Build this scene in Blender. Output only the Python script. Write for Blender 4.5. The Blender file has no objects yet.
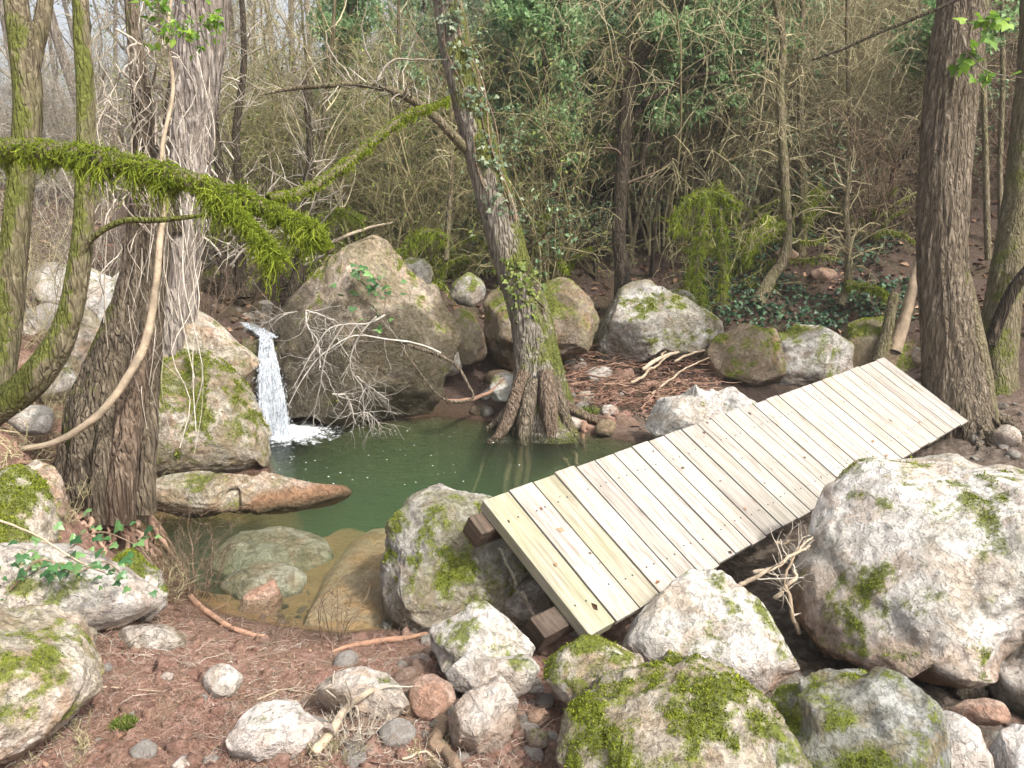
import bpy, bmesh, math
import numpy as np
from mathutils import Vector, Matrix
rng = np.random.default_rng(11)
SC = bpy.context.scene
COL = SC.collection
# ------------------------------------------------------------------ camera
F_PX, CAM_H, YH = 765.0, 2.4, 200.0
PITCH = math.atan((384 - YH) / F_PX)
CP, SP = math.cos(PITCH), math.sin(PITCH)
CAM = np.array([0, 0, CAM_H])
def ray(px, py):
    cx = (px - 512) / F_PX; cu = (384 - py) / F_PX
    return np.array([cx, CP + cu * SP, -SP + cu * CP])
def P(px, py, d):
    return CAM + ray(px, py) * d
def G(px, py, z=0.0):
    r = ray(px, py)
    return CAM + r * ((z - CAM_H) / r[2])
def depth_of(p):
    return p[1] * CP - (p[2] - CAM_H) * SP
def unit(v):
    v = np.asarray(v, float)
    return v / np.maximum(np.linalg.norm(v, axis=-1, keepdims=True), 1e-9)
# ------------------------------------------------------------------ noise
_pr = np.random.default_rng(3)
PERM = _pr.permutation(256)
GRAD = unit(_pr.normal(size=(256, 3)))
def perlin(p):
    p = np.asarray(p, float)
    i = np.floor(p).astype(np.int64); f = p - i
    u = f * f * f * (f * (f * 6 - 15) + 10)
    out = np.zeros(p.shape[:-1])
    for dx in (0, 1):
        for dy in (0, 1):
            for dz in (0, 1):
                h = PERM[(PERM[(PERM[(i[..., 0] + dx) & 255] + i[..., 1] + dy) & 255] + i[..., 2] + dz) & 255]
                d = f - np.array([dx, dy, dz])
                w = (u[..., 0] if dx else 1 - u[..., 0]) * (u[..., 1] if dy else 1 - u[..., 1]) * (u[..., 2] if dz else 1 - u[..., 2])
                out += w * (GRAD[h] * d).sum(-1)
    return out * 1.5
def fbm(p, octv=4, gain=0.5, lac=2.03):
    a, s, o = 1.0, 0.0, 0.0
    p = np.asarray(p, float)
    for k in range(octv):
        o = o + a * perlin(p + 17.3 * k); s += a
        p = p * lac; a *= gain
    return o / s
def ridged(p, octv=4, gain=0.5):
    a, s, o = 1.0, 0.0, 0.0
    p = np.asarray(p, float)
    for k in range(octv):
        o = o + a * (1 - 2 * np.abs(perlin(p + 9.1 * k))); s += a
        p = p * 2.1; a *= gain
    return o / s
def sstep(a, b, x):
    t = np.clip((x - a) / (b - a), 0, 1)
    return t * t * (3 - 2 * t)
# ------------------------------------------------------------------ mesh helpers
def raw_mesh(name, V, faces, attrs=None, smooth=True):
    V = np.asarray(V, np.float32)
    me = bpy.data.meshes.new(name)
    me.vertices.add(len(V)); me.vertices.foreach_set('co', V.ravel())
    idx = [np.asarray(f, np.int32).ravel() for f in faces]
    sizes = np.concatenate([np.full(len(f), np.asarray(f).shape[1], np.int32) for f in faces])
    li = np.concatenate(idx)
    me.loops.add(len(li)); me.loops.foreach_set('vertex_index', li)
    me.polygons.add(len(sizes))
    st = np.concatenate([[0], np.cumsum(sizes)[:-1]]).astype(np.int32)
    me.polygons.foreach_set('loop_start', st)
    me.polygons.foreach_set('use_smooth', np.full(len(sizes), smooth))
    me.update(calc_edges=True)
    for k, a in (attrs or {}).items():
        at = me.attributes.new(k, 'FLOAT', 'POINT')
        at.data.foreach_set('value', np.asarray(a, np.float32))
    return me
def tag(o, label=None, cat=None, group=None, kind=None):
    if label: o['label'] = label
    if cat: o['category'] = cat
    if group: o['group'] = group
    if kind: o['kind'] = kind
    return o
def mk(name, V, faces, mat, parent=None, attrs=None, smooth=True, loc=None):
    V = np.asarray(V, float)
    off = np.zeros(3)
    if parent is not None: off = np.array(parent.matrix_world.translation) if parent.get('_w', 1) else off
    elif loc is not None: off = np.asarray(loc, float)
    me = raw_mesh(name, V - off, faces, attrs, smooth)
    me.materials.append(mat)
    o = bpy.data.objects.new(name, me); COL.objects.link(o)
    if parent is not None: o.parent = parent
    elif loc is not None: o.location = off; 
    if parent is None: o.matrix_world = Matrix.Translation(Vector(off))
    return o
def empty(name, loc):
    o = bpy.data.objects.new(name, None); COL.objects.link(o)
    o.empty_display_size = 0.1
    o.matrix_world = Matrix.Translation(Vector([float(a) for a in loc]))
    return o
def dup(root, loc, rotz=0.0, scale=(1, 1, 1)):
    r = root.copy(); COL.objects.link(r)
    r.location = Vector([float(a) for a in loc]); r.rotation_euler = (0, 0, rotz); r.scale = scale
    for ch in root.children:
        c = ch.copy(); COL.objects.link(c); c.parent = r
        for g in ch.children:
            d = g.copy(); COL.objects.link(d); d.parent = c
    return r
def join(parts):
    """parts: list of (V, [faces], attrs) -> merged"""
    Vs, Fs, n = [], {}, 0
    keys = set().union(*[set(p[2]) for p in parts])
    at = {k: [] for k in keys}
    for V, fs, a in parts:
        Vs.append(V)
        for f in fs:
            f = np.asarray(f)
            if len(f): Fs.setdefault(f.shape[1], []).append(f + n)
        for k in keys: at[k].append(a.get(k, np.zeros(len(V))))
        n += len(V)
    return np.concatenate(Vs), [np.concatenate(v) for v in Fs.values()], {k: np.concatenate(v) for k, v in at.items()}
def catmull(pts, n):
    pts = np.asarray(pts, float)
    q = np.vstack([2 * pts[0] - pts[1], pts, 2 * pts[-1] - pts[-2]])
    m = len(pts) - 1
    t = np.linspace(0, m, n); i = np.minimum(t.astype(int), m - 1); f = (t - i)[:, None]
    a, b, c, d = q[i], q[i + 1], q[i + 2], q[i + 3]
    return 0.5 * (2 * b + (c - a) * f + (2 * a - 5 * b + 4 * c - d) * f ** 2 + (3 * b - a - 3 * c + d) * f ** 3)
def tubes(paths, radii, k=3, v=None):
    paths = np.asarray(paths, float); N, M, _ = paths.shape
    t = np.gradient(paths, axis=1); t = unit(t)
    ref = unit(np.cross(t.mean(1), rng.normal(size=(N, 3))))[:, None, :]
    n = unit(ref - t * (ref * t).sum(-1, keepdims=True)); b = np.cross(t, n)
    a = np.arange(k) * 2 * np.pi / k
    V = paths[:, :, None, :] + radii[:, :, None, None] * (np.cos(a)[:, None] * n[:, :, None, :] + np.sin(a)[:, None] * b[:, :, None, :])
    idx = np.arange(N * M * k).reshape(N, M, k)
    A = idx[:, :-1, :]; B = idx[:, 1:, :]
    F = np.stack([A, np.roll(A, -1, 2), np.roll(B, -1, 2), B], -1).reshape(-1, 4)
    if v is None: v = rng.random(N)
    return V.reshape(-1, 3), [F], {'v': np.repeat(v, M * k), 'h': np.tile(np.repeat(np.linspace(0, 1, M), k), N)}
def grow(paths, radii, nchild, length, ang=(30, 70), M=7, tr=(.2, .97), wiggle=.12, lift=0.0, rfac=.5, taper=.3, rmin=.0015, lfall=.5):
    N, K, _ = paths.shape
    pi = np.repeat(np.arange(N), nchild); n = len(pi)
    t = rng.uniform(tr[0], tr[1], n) * (K - 1); i = np.minimum(t.astype(int), K - 2); f = (t - i)[:, None]
    base = paths[pi, i] * (1 - f) + paths[pi, i + 1] * f
    tan = unit(paths[pi, i + 1] - paths[pi, i])
    perp = unit(np.cross(tan, rng.normal(size=(n, 3))))
    an = np.radians(rng.uniform(ang[0], ang[1], n))[:, None]
    d = np.cos(an) * tan + np.sin(an) * perp
    L = rng.uniform(length[0], length[1], n) * (1 - lfall * t / (K - 1))
    out = np.zeros((n, M, 3)); out[:, 0] = base
    for s in range(1, M):
        d = unit(d + wiggle * rng.normal(size=(n, 3)) + np.array([0, 0, lift]))
        out[:, s] = out[:, s - 1] + d * (L / (M - 1))[:, None]
    r0 = np.maximum((radii[pi, i]) * rfac, rmin)
    R = r0[:, None] * np.linspace(1, taper, M)[None]
    return out, np.maximum(R, rmin * .6)
LEAF = (np.array([[0, 0, 0], [.42, .36, .10], [1, 0, -.05], [.42, -.36, .10]]), np.array([[0, 1, 2], [0, 2, 3]]))
IVY = (np.array([[.0, 0, 0], [-.12, .30, .03], [.22, .55, -.06], [.42, .28, .03], [1, 0, -.08], [.42, -.28, .03], [.22, -.55, -.06], [-.12, -.30, .03], [.3, 0, .06]]),
       np.array([[8, 0, 1], [8, 1, 2], [8, 2, 3], [8, 3, 4], [8, 4, 5], [8, 5, 6], [8, 6, 7], [8, 7, 0]])[:, ::-1])
def leaves(pos, d, nrm, size, shape=LEAF, width=1.0):
    pos = np.asarray(pos, float); n = len(pos)
    d = unit(d); nrm = unit(nrm - d * (nrm * d).sum(-1, keepdims=True)); s = np.cross(nrm, d)
    T, FT = shape
    V = pos[:, None] + size[:, None, None] * (T[None, :, 0:1] * d[:, None] + width * T[None, :, 1:2] * s[:, None] + T[None, :, 2:3] * nrm[:, None])
    F = (FT[None] + (np.arange(n) * len(T))[:, None, None]).reshape(-1, 3)
    return V.reshape(-1, 3), [F], {'v': np.repeat(rng.random(n), len(T)), 'h': np.tile(T[:, 0], n)}
# ------------------------------------------------------------------ materials
class NT:
    def __init__(s, name):
        s.m = bpy.data.materials.new(name); s.m.use_nodes = True
        s.t = s.m.node_tree; s.t.nodes.clear(); s.out = s.t.nodes.new('ShaderNodeOutputMaterial')
    def n(s, typ, **kw):
        nd = s.t.nodes.new(typ)
        for k, v in kw.items():
            if k in nd.inputs.keys() if isinstance(k, str) else False: nd.inputs[k].default_value = v
            else: setattr(nd, k, v)
        return nd
    def l(s, a, b): s.t.links.new(a, b)
    def coord(s, kind='Object', scale=(1, 1, 1)):
        c = s.n('ShaderNodeTexCoord'); m = s.n('ShaderNodeMapping'); m.inputs['Scale'].default_value = scale
        s.l(c.outputs[kind], m.inputs[0]); return m.outputs[0]
    def noise(s, vec, scale, detail=6, rough=.6, dist=0.0):
        nd = s.n('ShaderNodeTexNoise'); nd.inputs['Scale'].default_value = scale; nd.inputs['Detail'].default_value = detail
        nd.inputs['Roughness'].default_value = rough; nd.inputs['Distortion'].default_value = dist
        if vec is not None: s.l(vec, nd.inputs['Vector'])
        return nd.outputs['Fac']
    def ramp(s, fac, stops, interp='LINEAR'):
        r = s.n('ShaderNodeValToRGB'); r.color_ramp.interpolation = interp
        el = r.color_ramp.elements
        while len(el) < len(stops): el.new(0.5)
        for e, (p, c) in zip(el, stops):
            e.position = p; e.color = (*c, 1) if not np.isscalar(c) else (c, c, c, 1)
        s.l(fac, r.inputs[0]); return r.outputs[0]
    def mix(s, fac, a, b, mode='MIX'):
        m = s.n('ShaderNodeMix', data_type='RGBA', blend_type=mode)
        for inp, v in ((m.inputs[0], fac), (m.inputs[6], a), (m.inputs[7], b)):
            if hasattr(v, 'is_linked'): s.l(v, inp)
            else: inp.default_value = v if np.isscalar(v) else (*v, 1)
        return m.outputs[2]
    def math(s, op, a, b=0.0):
        m = s.n('ShaderNodeMath', operation=op)
        for inp, v in ((m.inputs[0], a), (m.inputs[1], b)):
            if hasattr(v, 'is_linked'): s.l(v, inp)
            else: inp.default_value = v
        return m.outputs[0]
    def attr(s, name): 
        a = s.n('ShaderNodeAttribute'); a.attribute_name = name; return a.outputs['Fac']
    def rnd(s): return s.n('ShaderNodeObjectInfo').outputs['Random']
    def bump(s, h, strength=.5, dist=.02, prev=None):
        b = s.n('ShaderNodeBump'); b.inputs['Strength'].default_value = strength; b.inputs['Distance'].default_value = dist
        s.l(h, b.inputs['Height'])
        if prev is not None: s.l(prev, b.inputs['Normal'])
        return b.outputs[0]
    def pbr(s, col, rough=.85, normal=None, spec=.3):
        p = s.n('ShaderNodeBsdfPrincipled'); p.inputs['Roughness'].default_value = rough if np.isscalar(rough) else .8
        if not np.isscalar(rough): s.l(rough, p.inputs['Roughness'])
        p.inputs['Specular IOR Level'].default_value = spec
        if hasattr(col, 'is_linked'): s.l(col, p.inputs['Base Color'])
        else: p.inputs['Base Color'].default_value = (*col, 1)
        if normal is not None: s.l(normal, p.inputs['Normal'])
        return p
    def done(s, sh):
        s.l(sh.outputs[0] if hasattr(sh, 'outputs') else sh, s.out.inputs[0]); return s.m
def leaf_mat(name, stops, trans=.35, rough=.5, spec=.35):
    t = NT(name); col = t.ramp(t.attr('v'), stops)
    p = t.pbr(col, rough, spec=spec); tr = t.n('ShaderNodeBsdfTranslucent'); t.l(col, tr.inputs[0])
    mx = t.n('ShaderNodeMixShader'); mx.inputs[0].default_value = trans
    t.l(p.outputs[0], mx.inputs[1]); t.l(tr.outputs[0], mx.inputs[2]); return t.done(mx)
def twig_mat(name, stops, rough=.8, moss=None):
    t = NT(name); col = t.ramp(t.attr('v'), stops)
    co = t.coord('Object'); nz = t.noise(co, 9, 3)
    col = t.mix(t.ramp(nz, [(.35, .0), (.7, .55)]), col, (.06, .05, .035))
    if moss: col = t.mix(t.ramp(t.noise(co, 1.7, 4), [(.5, 0.0), (.62, 1.0)]), col, moss)
    return t.done(t.pbr(col, rough, t.bump(t.noise(co, 45, 4, .65), .8, .012), spec=.2))
def rock_mat(name, base, light, dark, warm, moss=((.05, .065, .008), (.20, .24, .02)), scale=1.0, stain=.5, spec=.25, film=.6):
    t = NT(name)
    c = t.n('ShaderNodeTexCoord'); oi = t.n('ShaderNodeObjectInfo')
    ad = t.n('ShaderNodeVectorMath', operation='MULTIPLY_ADD'); t.l(c.outputs['Object'], ad.inputs[0]); ad.inputs[1].default_value = (1, 1, 1)
    cm = t.n('ShaderNodeCombineXYZ'); r10 = t.math('MULTIPLY', oi.outputs['Random'], 37.0)
    for k in range(3): t.l(r10, cm.inputs[k])
    t.l(cm.outputs[0], ad.inputs[2]); co = ad.outputs[0]
    n1 = t.noise(co, 2.2 * scale, 8, .62, .6); n2 = t.noise(co, 9 * scale, 8, .7, .3); n3 = t.noise(co, 40 * scale, 5, .7)
    n4 = t.noise(co, 3.7 * scale, 6, .6, 1.2)
    col = t.mix(t.ramp(n1, [(.36, 0.), (.62, 1.)]), base, light)
    col = t.mix(t.math('MULTIPLY', t.ramp(n4, [(.47, 0.), (.6, 1.)]), .8), col, warm)
    col = t.mix(t.math('MULTIPLY', t.ramp(n2, [(.48, 0.), (.62, 1.)]), stain), col, dark)
    col = t.mix(t.math('MULTIPLY', t.ramp(n3, [(.54, 0.), (.76, 1.)]), stain * .5), col, dark)
    n5 = t.noise(co, 1.5 * scale, 5, .6, .8)
    col = t.mix(t.math('MULTIPLY', t.ramp(n5, [(.44, 0.), (.60, 1.)]), film), col, t.mix(n2, (.085, .078, .035), (.26, .235, .135)))
    sp = t.ramp(t.noise(co, 17 * scale, 4, .5), [(.58, 0.), (.64, 1.)])
    col = t.mix(t.math('MULTIPLY', sp, .25), col, light)
    col = t.mix(t.attr('dirt'), col, t.mix(n2, (.12, .065, .035), (.34, .20, .12)))  # low band: soil stain, plus painted undercut shade on the huge boulder
    mcol = t.mix(t.ramp(t.noise(co, 30, 4, .7), [(.3, 0.), (.7, 1.)]), *moss)
    mm = t.attr('moss')
    mf = t.ramp(t.math('ADD', mm, t.math('MULTIPLY', t.math('SUBTRACT', n3, .5), 1.6)), [(.30, 0.), (.72, .88)])
    col = t.mix(mf, col, mcol)
    pit = t.ramp(t.noise(co, 26 * scale, 5, .65, .5), [(.34, 0.), (.5, 1.)])
    h = t.math('ADD', t.math('MULTIPLY', n2, 1.0), t.math('MULTIPLY', n3, .45))
    h = t.math('ADD', h, t.math('MULTIPLY', pit, .35))
    nb = t.bump(h, 1.0, .044 / scale ** .5)
    nb = t.bump(t.noise(co, 110, 3, .7), .35, .006, nb)
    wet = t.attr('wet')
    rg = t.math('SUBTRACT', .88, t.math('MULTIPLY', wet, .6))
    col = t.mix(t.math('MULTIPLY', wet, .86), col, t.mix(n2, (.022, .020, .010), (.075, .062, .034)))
    return t.done(t.pbr(col, rg, nb, spec))
def bark_mat(name, cols, moss=(.095, .105, .025), fx=30, fz=4, amp=.02, spec=.15):
    t = NT(name)
    co = t.coord('Object', (1, 1, fz / fx))
    vo = t.n('ShaderNodeTexVoronoi', feature='DISTANCE_TO_EDGE'); vo.inputs['Scale'].default_value = fx * .85
    wv = t.n('ShaderNodeTexNoise'); wv.inputs['Scale'].default_value = fx * .5; wv.inputs['Detail'].default_value = 3; t.l(co, wv.inputs['Vector'])
    wa = t.n('ShaderNodeVectorMath', operation='MULTIPLY_ADD'); t.l(wv.outputs['Color'], wa.inputs[0]); wa.inputs[1].default_value = (.09, .09, .09); t.l(co, wa.inputs[2]); t.l(wa.outputs[0], vo.inputs['Vector'])
    fis = t.ramp(vo.outputs['Distance'], [(.0, 0.), (.28, 1.)])
    n1 = t.noise(co, fx, 8, .65, .4); n2 = t.noise(t.coord('Object'), 2.2, 4); n3 = t.noise(t.coord('Object'), 55, 4, .7)
    col = t.ramp(n1, [(.3, cols[0]), (.52, cols[1]), (.72, cols[2])])
    col = t.mix(t.ramp(n2, [(.4, 0.), (.66, .6)]), col, cols[3])
    mf = t.ramp(t.math('ADD', t.attr('moss'), t.math('MULTIPLY', t.math('SUBTRACT', n3, .5), 1.1)), [(.42, 0.), (.6, 1.)])
    mc = t.mix(t.ramp(n3, [(.3, 0.), (.7, 1.)]), tuple(a * .45 for a in moss), tuple(a * 1.5 for a in moss))
    col = t.mix(mf, col, mc)
    nb = t.bump(t.math('ADD', t.math('MULTIPLY', fis, .9), t.math('MULTIPLY', n1, .8)), 1.0, amp * 1.3); nb = t.bump(n3, .4, amp * .4, nb)
    return t.done(t.pbr(col, .9, nb, spec))
# ------------------------------------------------------------------ terrain
ctl = []
for px, py, z in [(0, 768, .34), (256, 768, .33), (512, 768, .24), (760, 768, .06), (1024, 768, .02), (100, 680, .32), (300, 680, .22), (450, 690, .13),
                  (560, 690, .06), (800, 690, -.05), (1000, 690, 0.), (650, 680, -.02), (600, 640, 0.), (520, 600, .02), (0, 600, .45), (80, 600, .33),
                  (0, 500, .75), (100, 500, .32), (170, 500, .12), (0, 430, 1.05)]:
    ctl.append(G(px, py, z))
ctl += [(-3, 0, .8), (0, 0, .75), (3, 0, .55), (0, -3, .9), (-5, -3, 1.2), (5, -3, .9), (-5, 3, .9), (5, 2, .4),
        (-6, 7, 1.35), (-4.6, 8, 1.15), (-3.9, 7.2, .8), (-2.6, 8.4, .84), (-3, 9.5, .90), (-3.5, 11, 1.05), (-1.0, 10.6, .95), (-5, 9.6, 1.5),
        (-.3, 9.0, .22), (.7, 8.6, .16), (1.5, 8.3, .08), (2.3, 9.1, .36), (1.0, 10.5, .68), (2.3, 10.8, .95), (3.5, 9.6, .75), (3.3, 8.4, .1), (5, 9.5, 1.0),
        (4.6, 8.2, .35), (6, 8, .6), (4.4, 7.3, .24), (6, 6, .4), (4, 5, .05), (6, 4, .3), (8, 6, 1.1), (3, 6, -.05),
        (1.5, 12, 1.2), (4, 12, 2.0), (7, 12, 2.8), (-1, 12, 1.25), (2, 16, 3.2), (6, 16, 4.5), (10, 14, 5), (12, 9, 3.4), (-3, 14, 1.45), (-6, 12, 1.7),
        (-6, 18, 2.1), (0, 20, 3.4), (2, 28, 8.5), (10, 28, 12.5), (-8, 28, 3.6), (-12, 16, 2.8), (20, 20, 12.5), (20, 8, 6.5),
        (0, 60, 18), (-30, 60, 7), (40, 60, 30), (-60, 30, 9), (60, 10, 20), (-40, 0, 6), (40, -20, 8), (0, -40, 4), (-20, 40, 4.5), (12, 45, 20)]
ctl = np.array([tuple(map(float, c)) for c in ctl])
def _tk(a, b):
    r2 = ((a[:, None, :] - b[None]) ** 2).sum(-1)
    return .5 * r2 * np.log(r2 + 1e-12)
_n = len(ctl)
_A = np.zeros((_n + 3, _n + 3)); _A[:_n, :_n] = _tk(ctl[:, :2], ctl[:, :2]) + 1e-4 * np.eye(_n)
_A[:_n, _n] = 1; _A[:_n, _n + 1:] = ctl[:, :2]; _A[_n:, :_n] = _A[:_n, _n:].T
_w = np.linalg.solve(_A, np.concatenate([ctl[:, 2], np.zeros(3)]))
SHORE_PX = [(258, 432), (300, 424), (380, 420), (440, 416), (500, 422), (580, 431), (625, 440), (700, 452), (700, 480), (640, 530), (590, 585), (520, 590), (470, 612), (410, 628), (340, 634),
            (280, 627), (220, 614), (180, 592), (150, 560), (128, 525), (135, 490), (270, 470), (262, 448)]
SHORE = np.array([G(*q)[:2] for q in SHORE_PX])
def poly_sd(p, poly):
    """signed distance, positive inside"""
    d = np.full(len(p), 1e9); ins = np.zeros(len(p), bool)
    for i in range(len(poly)):
        a, b = poly[i], poly[(i + 1) % len(poly)]
        e = b - a; w = p - a
        t = np.clip((w @ e) / (e @ e), 0, 1)
        d = np.minimum(d, np.linalg.norm(w - t[:, None] * e, axis=1))
        c = ((a[1] <= p[:, 1]) != (b[1] <= p[:, 1])) & (p[:, 0] < (b[0] - a[0]) * (p[:, 1] - a[1]) / (b[1] - a[1] + 1e-12) + a[0])
        ins ^= c
    return np.where(ins, d, -d)
def ground_z(x, y, detail=True):
    x = np.atleast_1d(np.asarray(x, float)); y = np.atleast_1d(np.asarray(y, float))
    out = np.empty(len(x))
    for s in range(0, len(x), 20000):
        q = np.stack([x[s:s + 20000], y[s:s + 20000]], 1)
        z = _tk(q, ctl[:, :2]) @ _w[:_n] + _w[_n] + q @ _w[_n + 1:]
        sd = poly_sd(q, SHORE)
        near = np.exp(-np.maximum(0, np.hypot(q[:, 0], q[:, 1] - 5) - 8) / 8)
        if detail:
            p3 = np.stack([q[:, 0], q[:, 1], np.zeros(len(q))], 1)
            z = z + (.10 * fbm(p3 * .8, 3) + .055 * fbm(p3 * 3.1, 3) + .040 * fbm(p3 * 9, 3) + .018 * fbm(p3 * 24, 2)) * sstep(-.05, -.7, sd) * (.4 + .6 * near)
            z = z + (1 - near) * .5 * fbm(p3 * .25, 3)
        sh = sstep(0, .7, -sd)
        zo = .03 * sstep(0, .12, -sd) + (z - .03) * sh
        deep = .20 + .85 * sstep(5.3, 7.6, q[:, 1] - .30 * q[:, 0] + .5 * np.sin(q[:, 0] * 2.3 + 1) + .3 * np.sin(q[:, 0] * 5.1))
        if detail: deep = deep + .12 * fbm(np.stack([q[:, 0] * 2, q[:, 1] * 2, q[:, 0] * 0 + 4], 1), 3)
        zi = -deep * sstep(-.02, .50, sd) - .02 * sstep(0, .1, sd)
        out[s:s + 20000] = np.where(sd > 0, zi, zo)
    return out
def hit(px, py, dmin=1.6, dmax=60):
    r = ray(px, py); t = np.geomspace(dmin, dmax, 900)
    q = CAM + t[:, None] * r
    g = ground_z(q[:, 0], q[:, 1])
    below = np.nonzero(q[:, 2] < g)[0]
    if not len(below): return dmax
    return t[below[0]]
def GT(px, py):
    return P(px, py, hit(px, py))
def axis(a, b, step, lo, hi, g=1.07):
    xs = list(np.arange(a, b, step)); s = step
    while xs[-1] < hi: s *= g; xs.append(xs[-1] + s)
    s = step; pre = [xs[0]]
    while pre[-1] > lo: s *= g; pre.append(pre[-1] - s)
    return np.array(pre[:0:-1] + xs)
gx = axis(-4.0, 4.6, .024, -75, 75); gy = axis(1.9, 9.2, .024, -60, 90)
XX, YY = np.meshgrid(gx, gy)
ZZ = ground_z(XX.ravel(), YY.ravel())
SD = poly_sd(np.stack([XX.ravel(), YY.ravel()], 1), SHORE)
ZG = ZZ.reshape(len(gy), len(gx))
def ground_z(x, y, detail=True):
    x = np.clip(np.atleast_1d(np.asarray(x, float)), gx[0], gx[-1] - 1e-6); y = np.clip(np.atleast_1d(np.asarray(y, float)), gy[0], gy[-1] - 1e-6)
    i = np.clip(np.searchsorted(gx, x, 'right') - 1, 0, len(gx) - 2); j = np.clip(np.searchsorted(gy, y, 'right') - 1, 0, len(gy) - 2)
    u = (x - gx[i]) / (gx[i + 1] - gx[i]); v = (y - gy[j]) / (gy[j + 1] - gy[j])
    return (ZG[j, i] * (1 - u) + ZG[j, i + 1] * u) * (1 - v) + (ZG[j + 1, i] * (1 - u) + ZG[j + 1, i + 1] * u) * v
i0 = np.arange(len(gx) * len(gy)).reshape(len(gy), len(gx))
GF = np.stack([i0[:-1, :-1], i0[:-1, 1:], i0[1:, 1:], i0[1:, :-1]], -1).reshape(-1, 4)
def m_ground():
    t = NT('forest_soil'); co = t.coord('Object')
    n1 = t.noise(co, 1.6, 8, .65, .5); n2 = t.noise(co, 14, 8, .72); n3 = t.noise(co, 70, 5, .7); n4 = t.noise(co, 5, 6, .6, 1.5)
    soil = t.ramp(n2, [(.28, (.14, .070, .050)), (.5, (.35, .20, .155)), (.72, (.58, .42, .345))])
    soil = t.mix(t.ramp(n4, [(.45, 0.), (.7, .8)]), soil, t.mix(n3, (.13, .085, .05), (.36, .27, .17)))
    soil = t.mix(t.ramp(n1, [(.48, 0.), (.64, .55)]), soil, t.mix(n2, (.085, .052, .038), (.26, .17, .13)))
    litter = t.ramp(n3, [(.25, (.030, .021, .017)), (.5, (.085, .057, .046)), (.72, (.20, .14, .11))])
    litter = t.mix(t.ramp(n1, [(.45, 0.), (.7, .7)]), litter, (.07, .06, .025))
    col = t.mix(t.attr('far'), soil, litter)
    bed = t.mix(n4, (.33, .175, .075), (.54, .34, .19)); bed = t.mix(t.ramp(n2, [(.5, 0.), (.7, .8)]), bed, (.24, .21, .10))
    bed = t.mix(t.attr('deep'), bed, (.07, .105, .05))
    grv = t.ramp(n2, [(.3, (.05, .04, .034)), (.5, (.15, .115, .09)), (.7, (.30, .26, .22))]); col = t.mix(t.attr('gravel'), col, grv)
    col = t.mix(t.attr('bed'), col, bed)
    h = t.math('ADD', n2, t.math('MULTIPLY', n3, .5))
    rg = t.math('SUBTRACT', .95, t.math('MULTIPLY', t.attr('damp'), .45))
    col = t.mix(t.math('MULTIPLY', t.attr('damp'), .55), col, (.06, .03, .018))
    return t.done(t.pbr(col, rg, t.bump(h, 1.0, .06), .2))
yy = YY.ravel(); xx = XX.ravel()
far_a = sstep(7.3, 8.8, yy + .12 * np.abs(xx))  # litter starts early, its dark colour also painting shade on the far bank
ground = mk('ground', np.stack([xx, yy, ZZ], 1), [GF], m_ground(), attrs={
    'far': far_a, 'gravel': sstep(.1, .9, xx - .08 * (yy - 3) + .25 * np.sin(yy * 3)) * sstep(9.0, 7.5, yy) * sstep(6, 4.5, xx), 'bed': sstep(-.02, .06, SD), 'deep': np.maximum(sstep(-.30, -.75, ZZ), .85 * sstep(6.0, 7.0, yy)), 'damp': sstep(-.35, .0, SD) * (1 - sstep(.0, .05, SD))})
tag(ground, kind='structure')
# ------------------------------------------------------------------ water
def m_water(absorb=True, rip=1.0):
    t = NT('water' if absorb else 'shallow_water')
    co = t.coord('Object', (1, 1.6, 1))
    n = t.noise(co, 5.5, 4, .55, .3); n2 = t.noise(co, 22, 3, .5)
    h = t.math('ADD', n, t.math('MULTIPLY', n2, .25))
    nb = t.bump(h, .38 * rip, .05)
    fr = t.n('ShaderNodeFresnel'); fr.inputs['IOR'].default_value = 1.33; t.l(nb, fr.inputs['Normal'])
    gl = t.n('ShaderNodeBsdfGlossy'); gl.inputs['Roughness'].default_value = .02; t.l(nb, gl.inputs['Normal'])
    tr = t.n('ShaderNodeBsdfTransparent'); tr.inputs[0].default_value = (.94, .96, .93, 1)
    mx = t.n('ShaderNodeMixShader'); t.l(fr.outputs[0], mx.inputs[0]); t.l(tr.outputs[0], mx.inputs[1]); t.l(gl.outputs[0], mx.inputs[2])
    t.l(mx.outputs[0], t.out.inputs['Surface'])
    if absorb:
        ab = t.n('ShaderNodeVolumeAbsorption'); ab.inputs['Color'].default_value = (.46, .68, .45, 1); ab.inputs['Density'].default_value = .8
        sc = t.n('ShaderNodeVolumeScatter'); sc.inputs['Color'].default_value = (.50, .66, .42, 1); sc.inputs['Density'].default_value = .2
        ad = t.n('ShaderNodeAddShader'); t.l(ab.outputs[0], ad.inputs[0]); t.l(sc.outputs[0], ad.inputs[1]); t.l(ad.outputs[0], t.out.inputs['Volume'])
    return t.m
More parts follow.
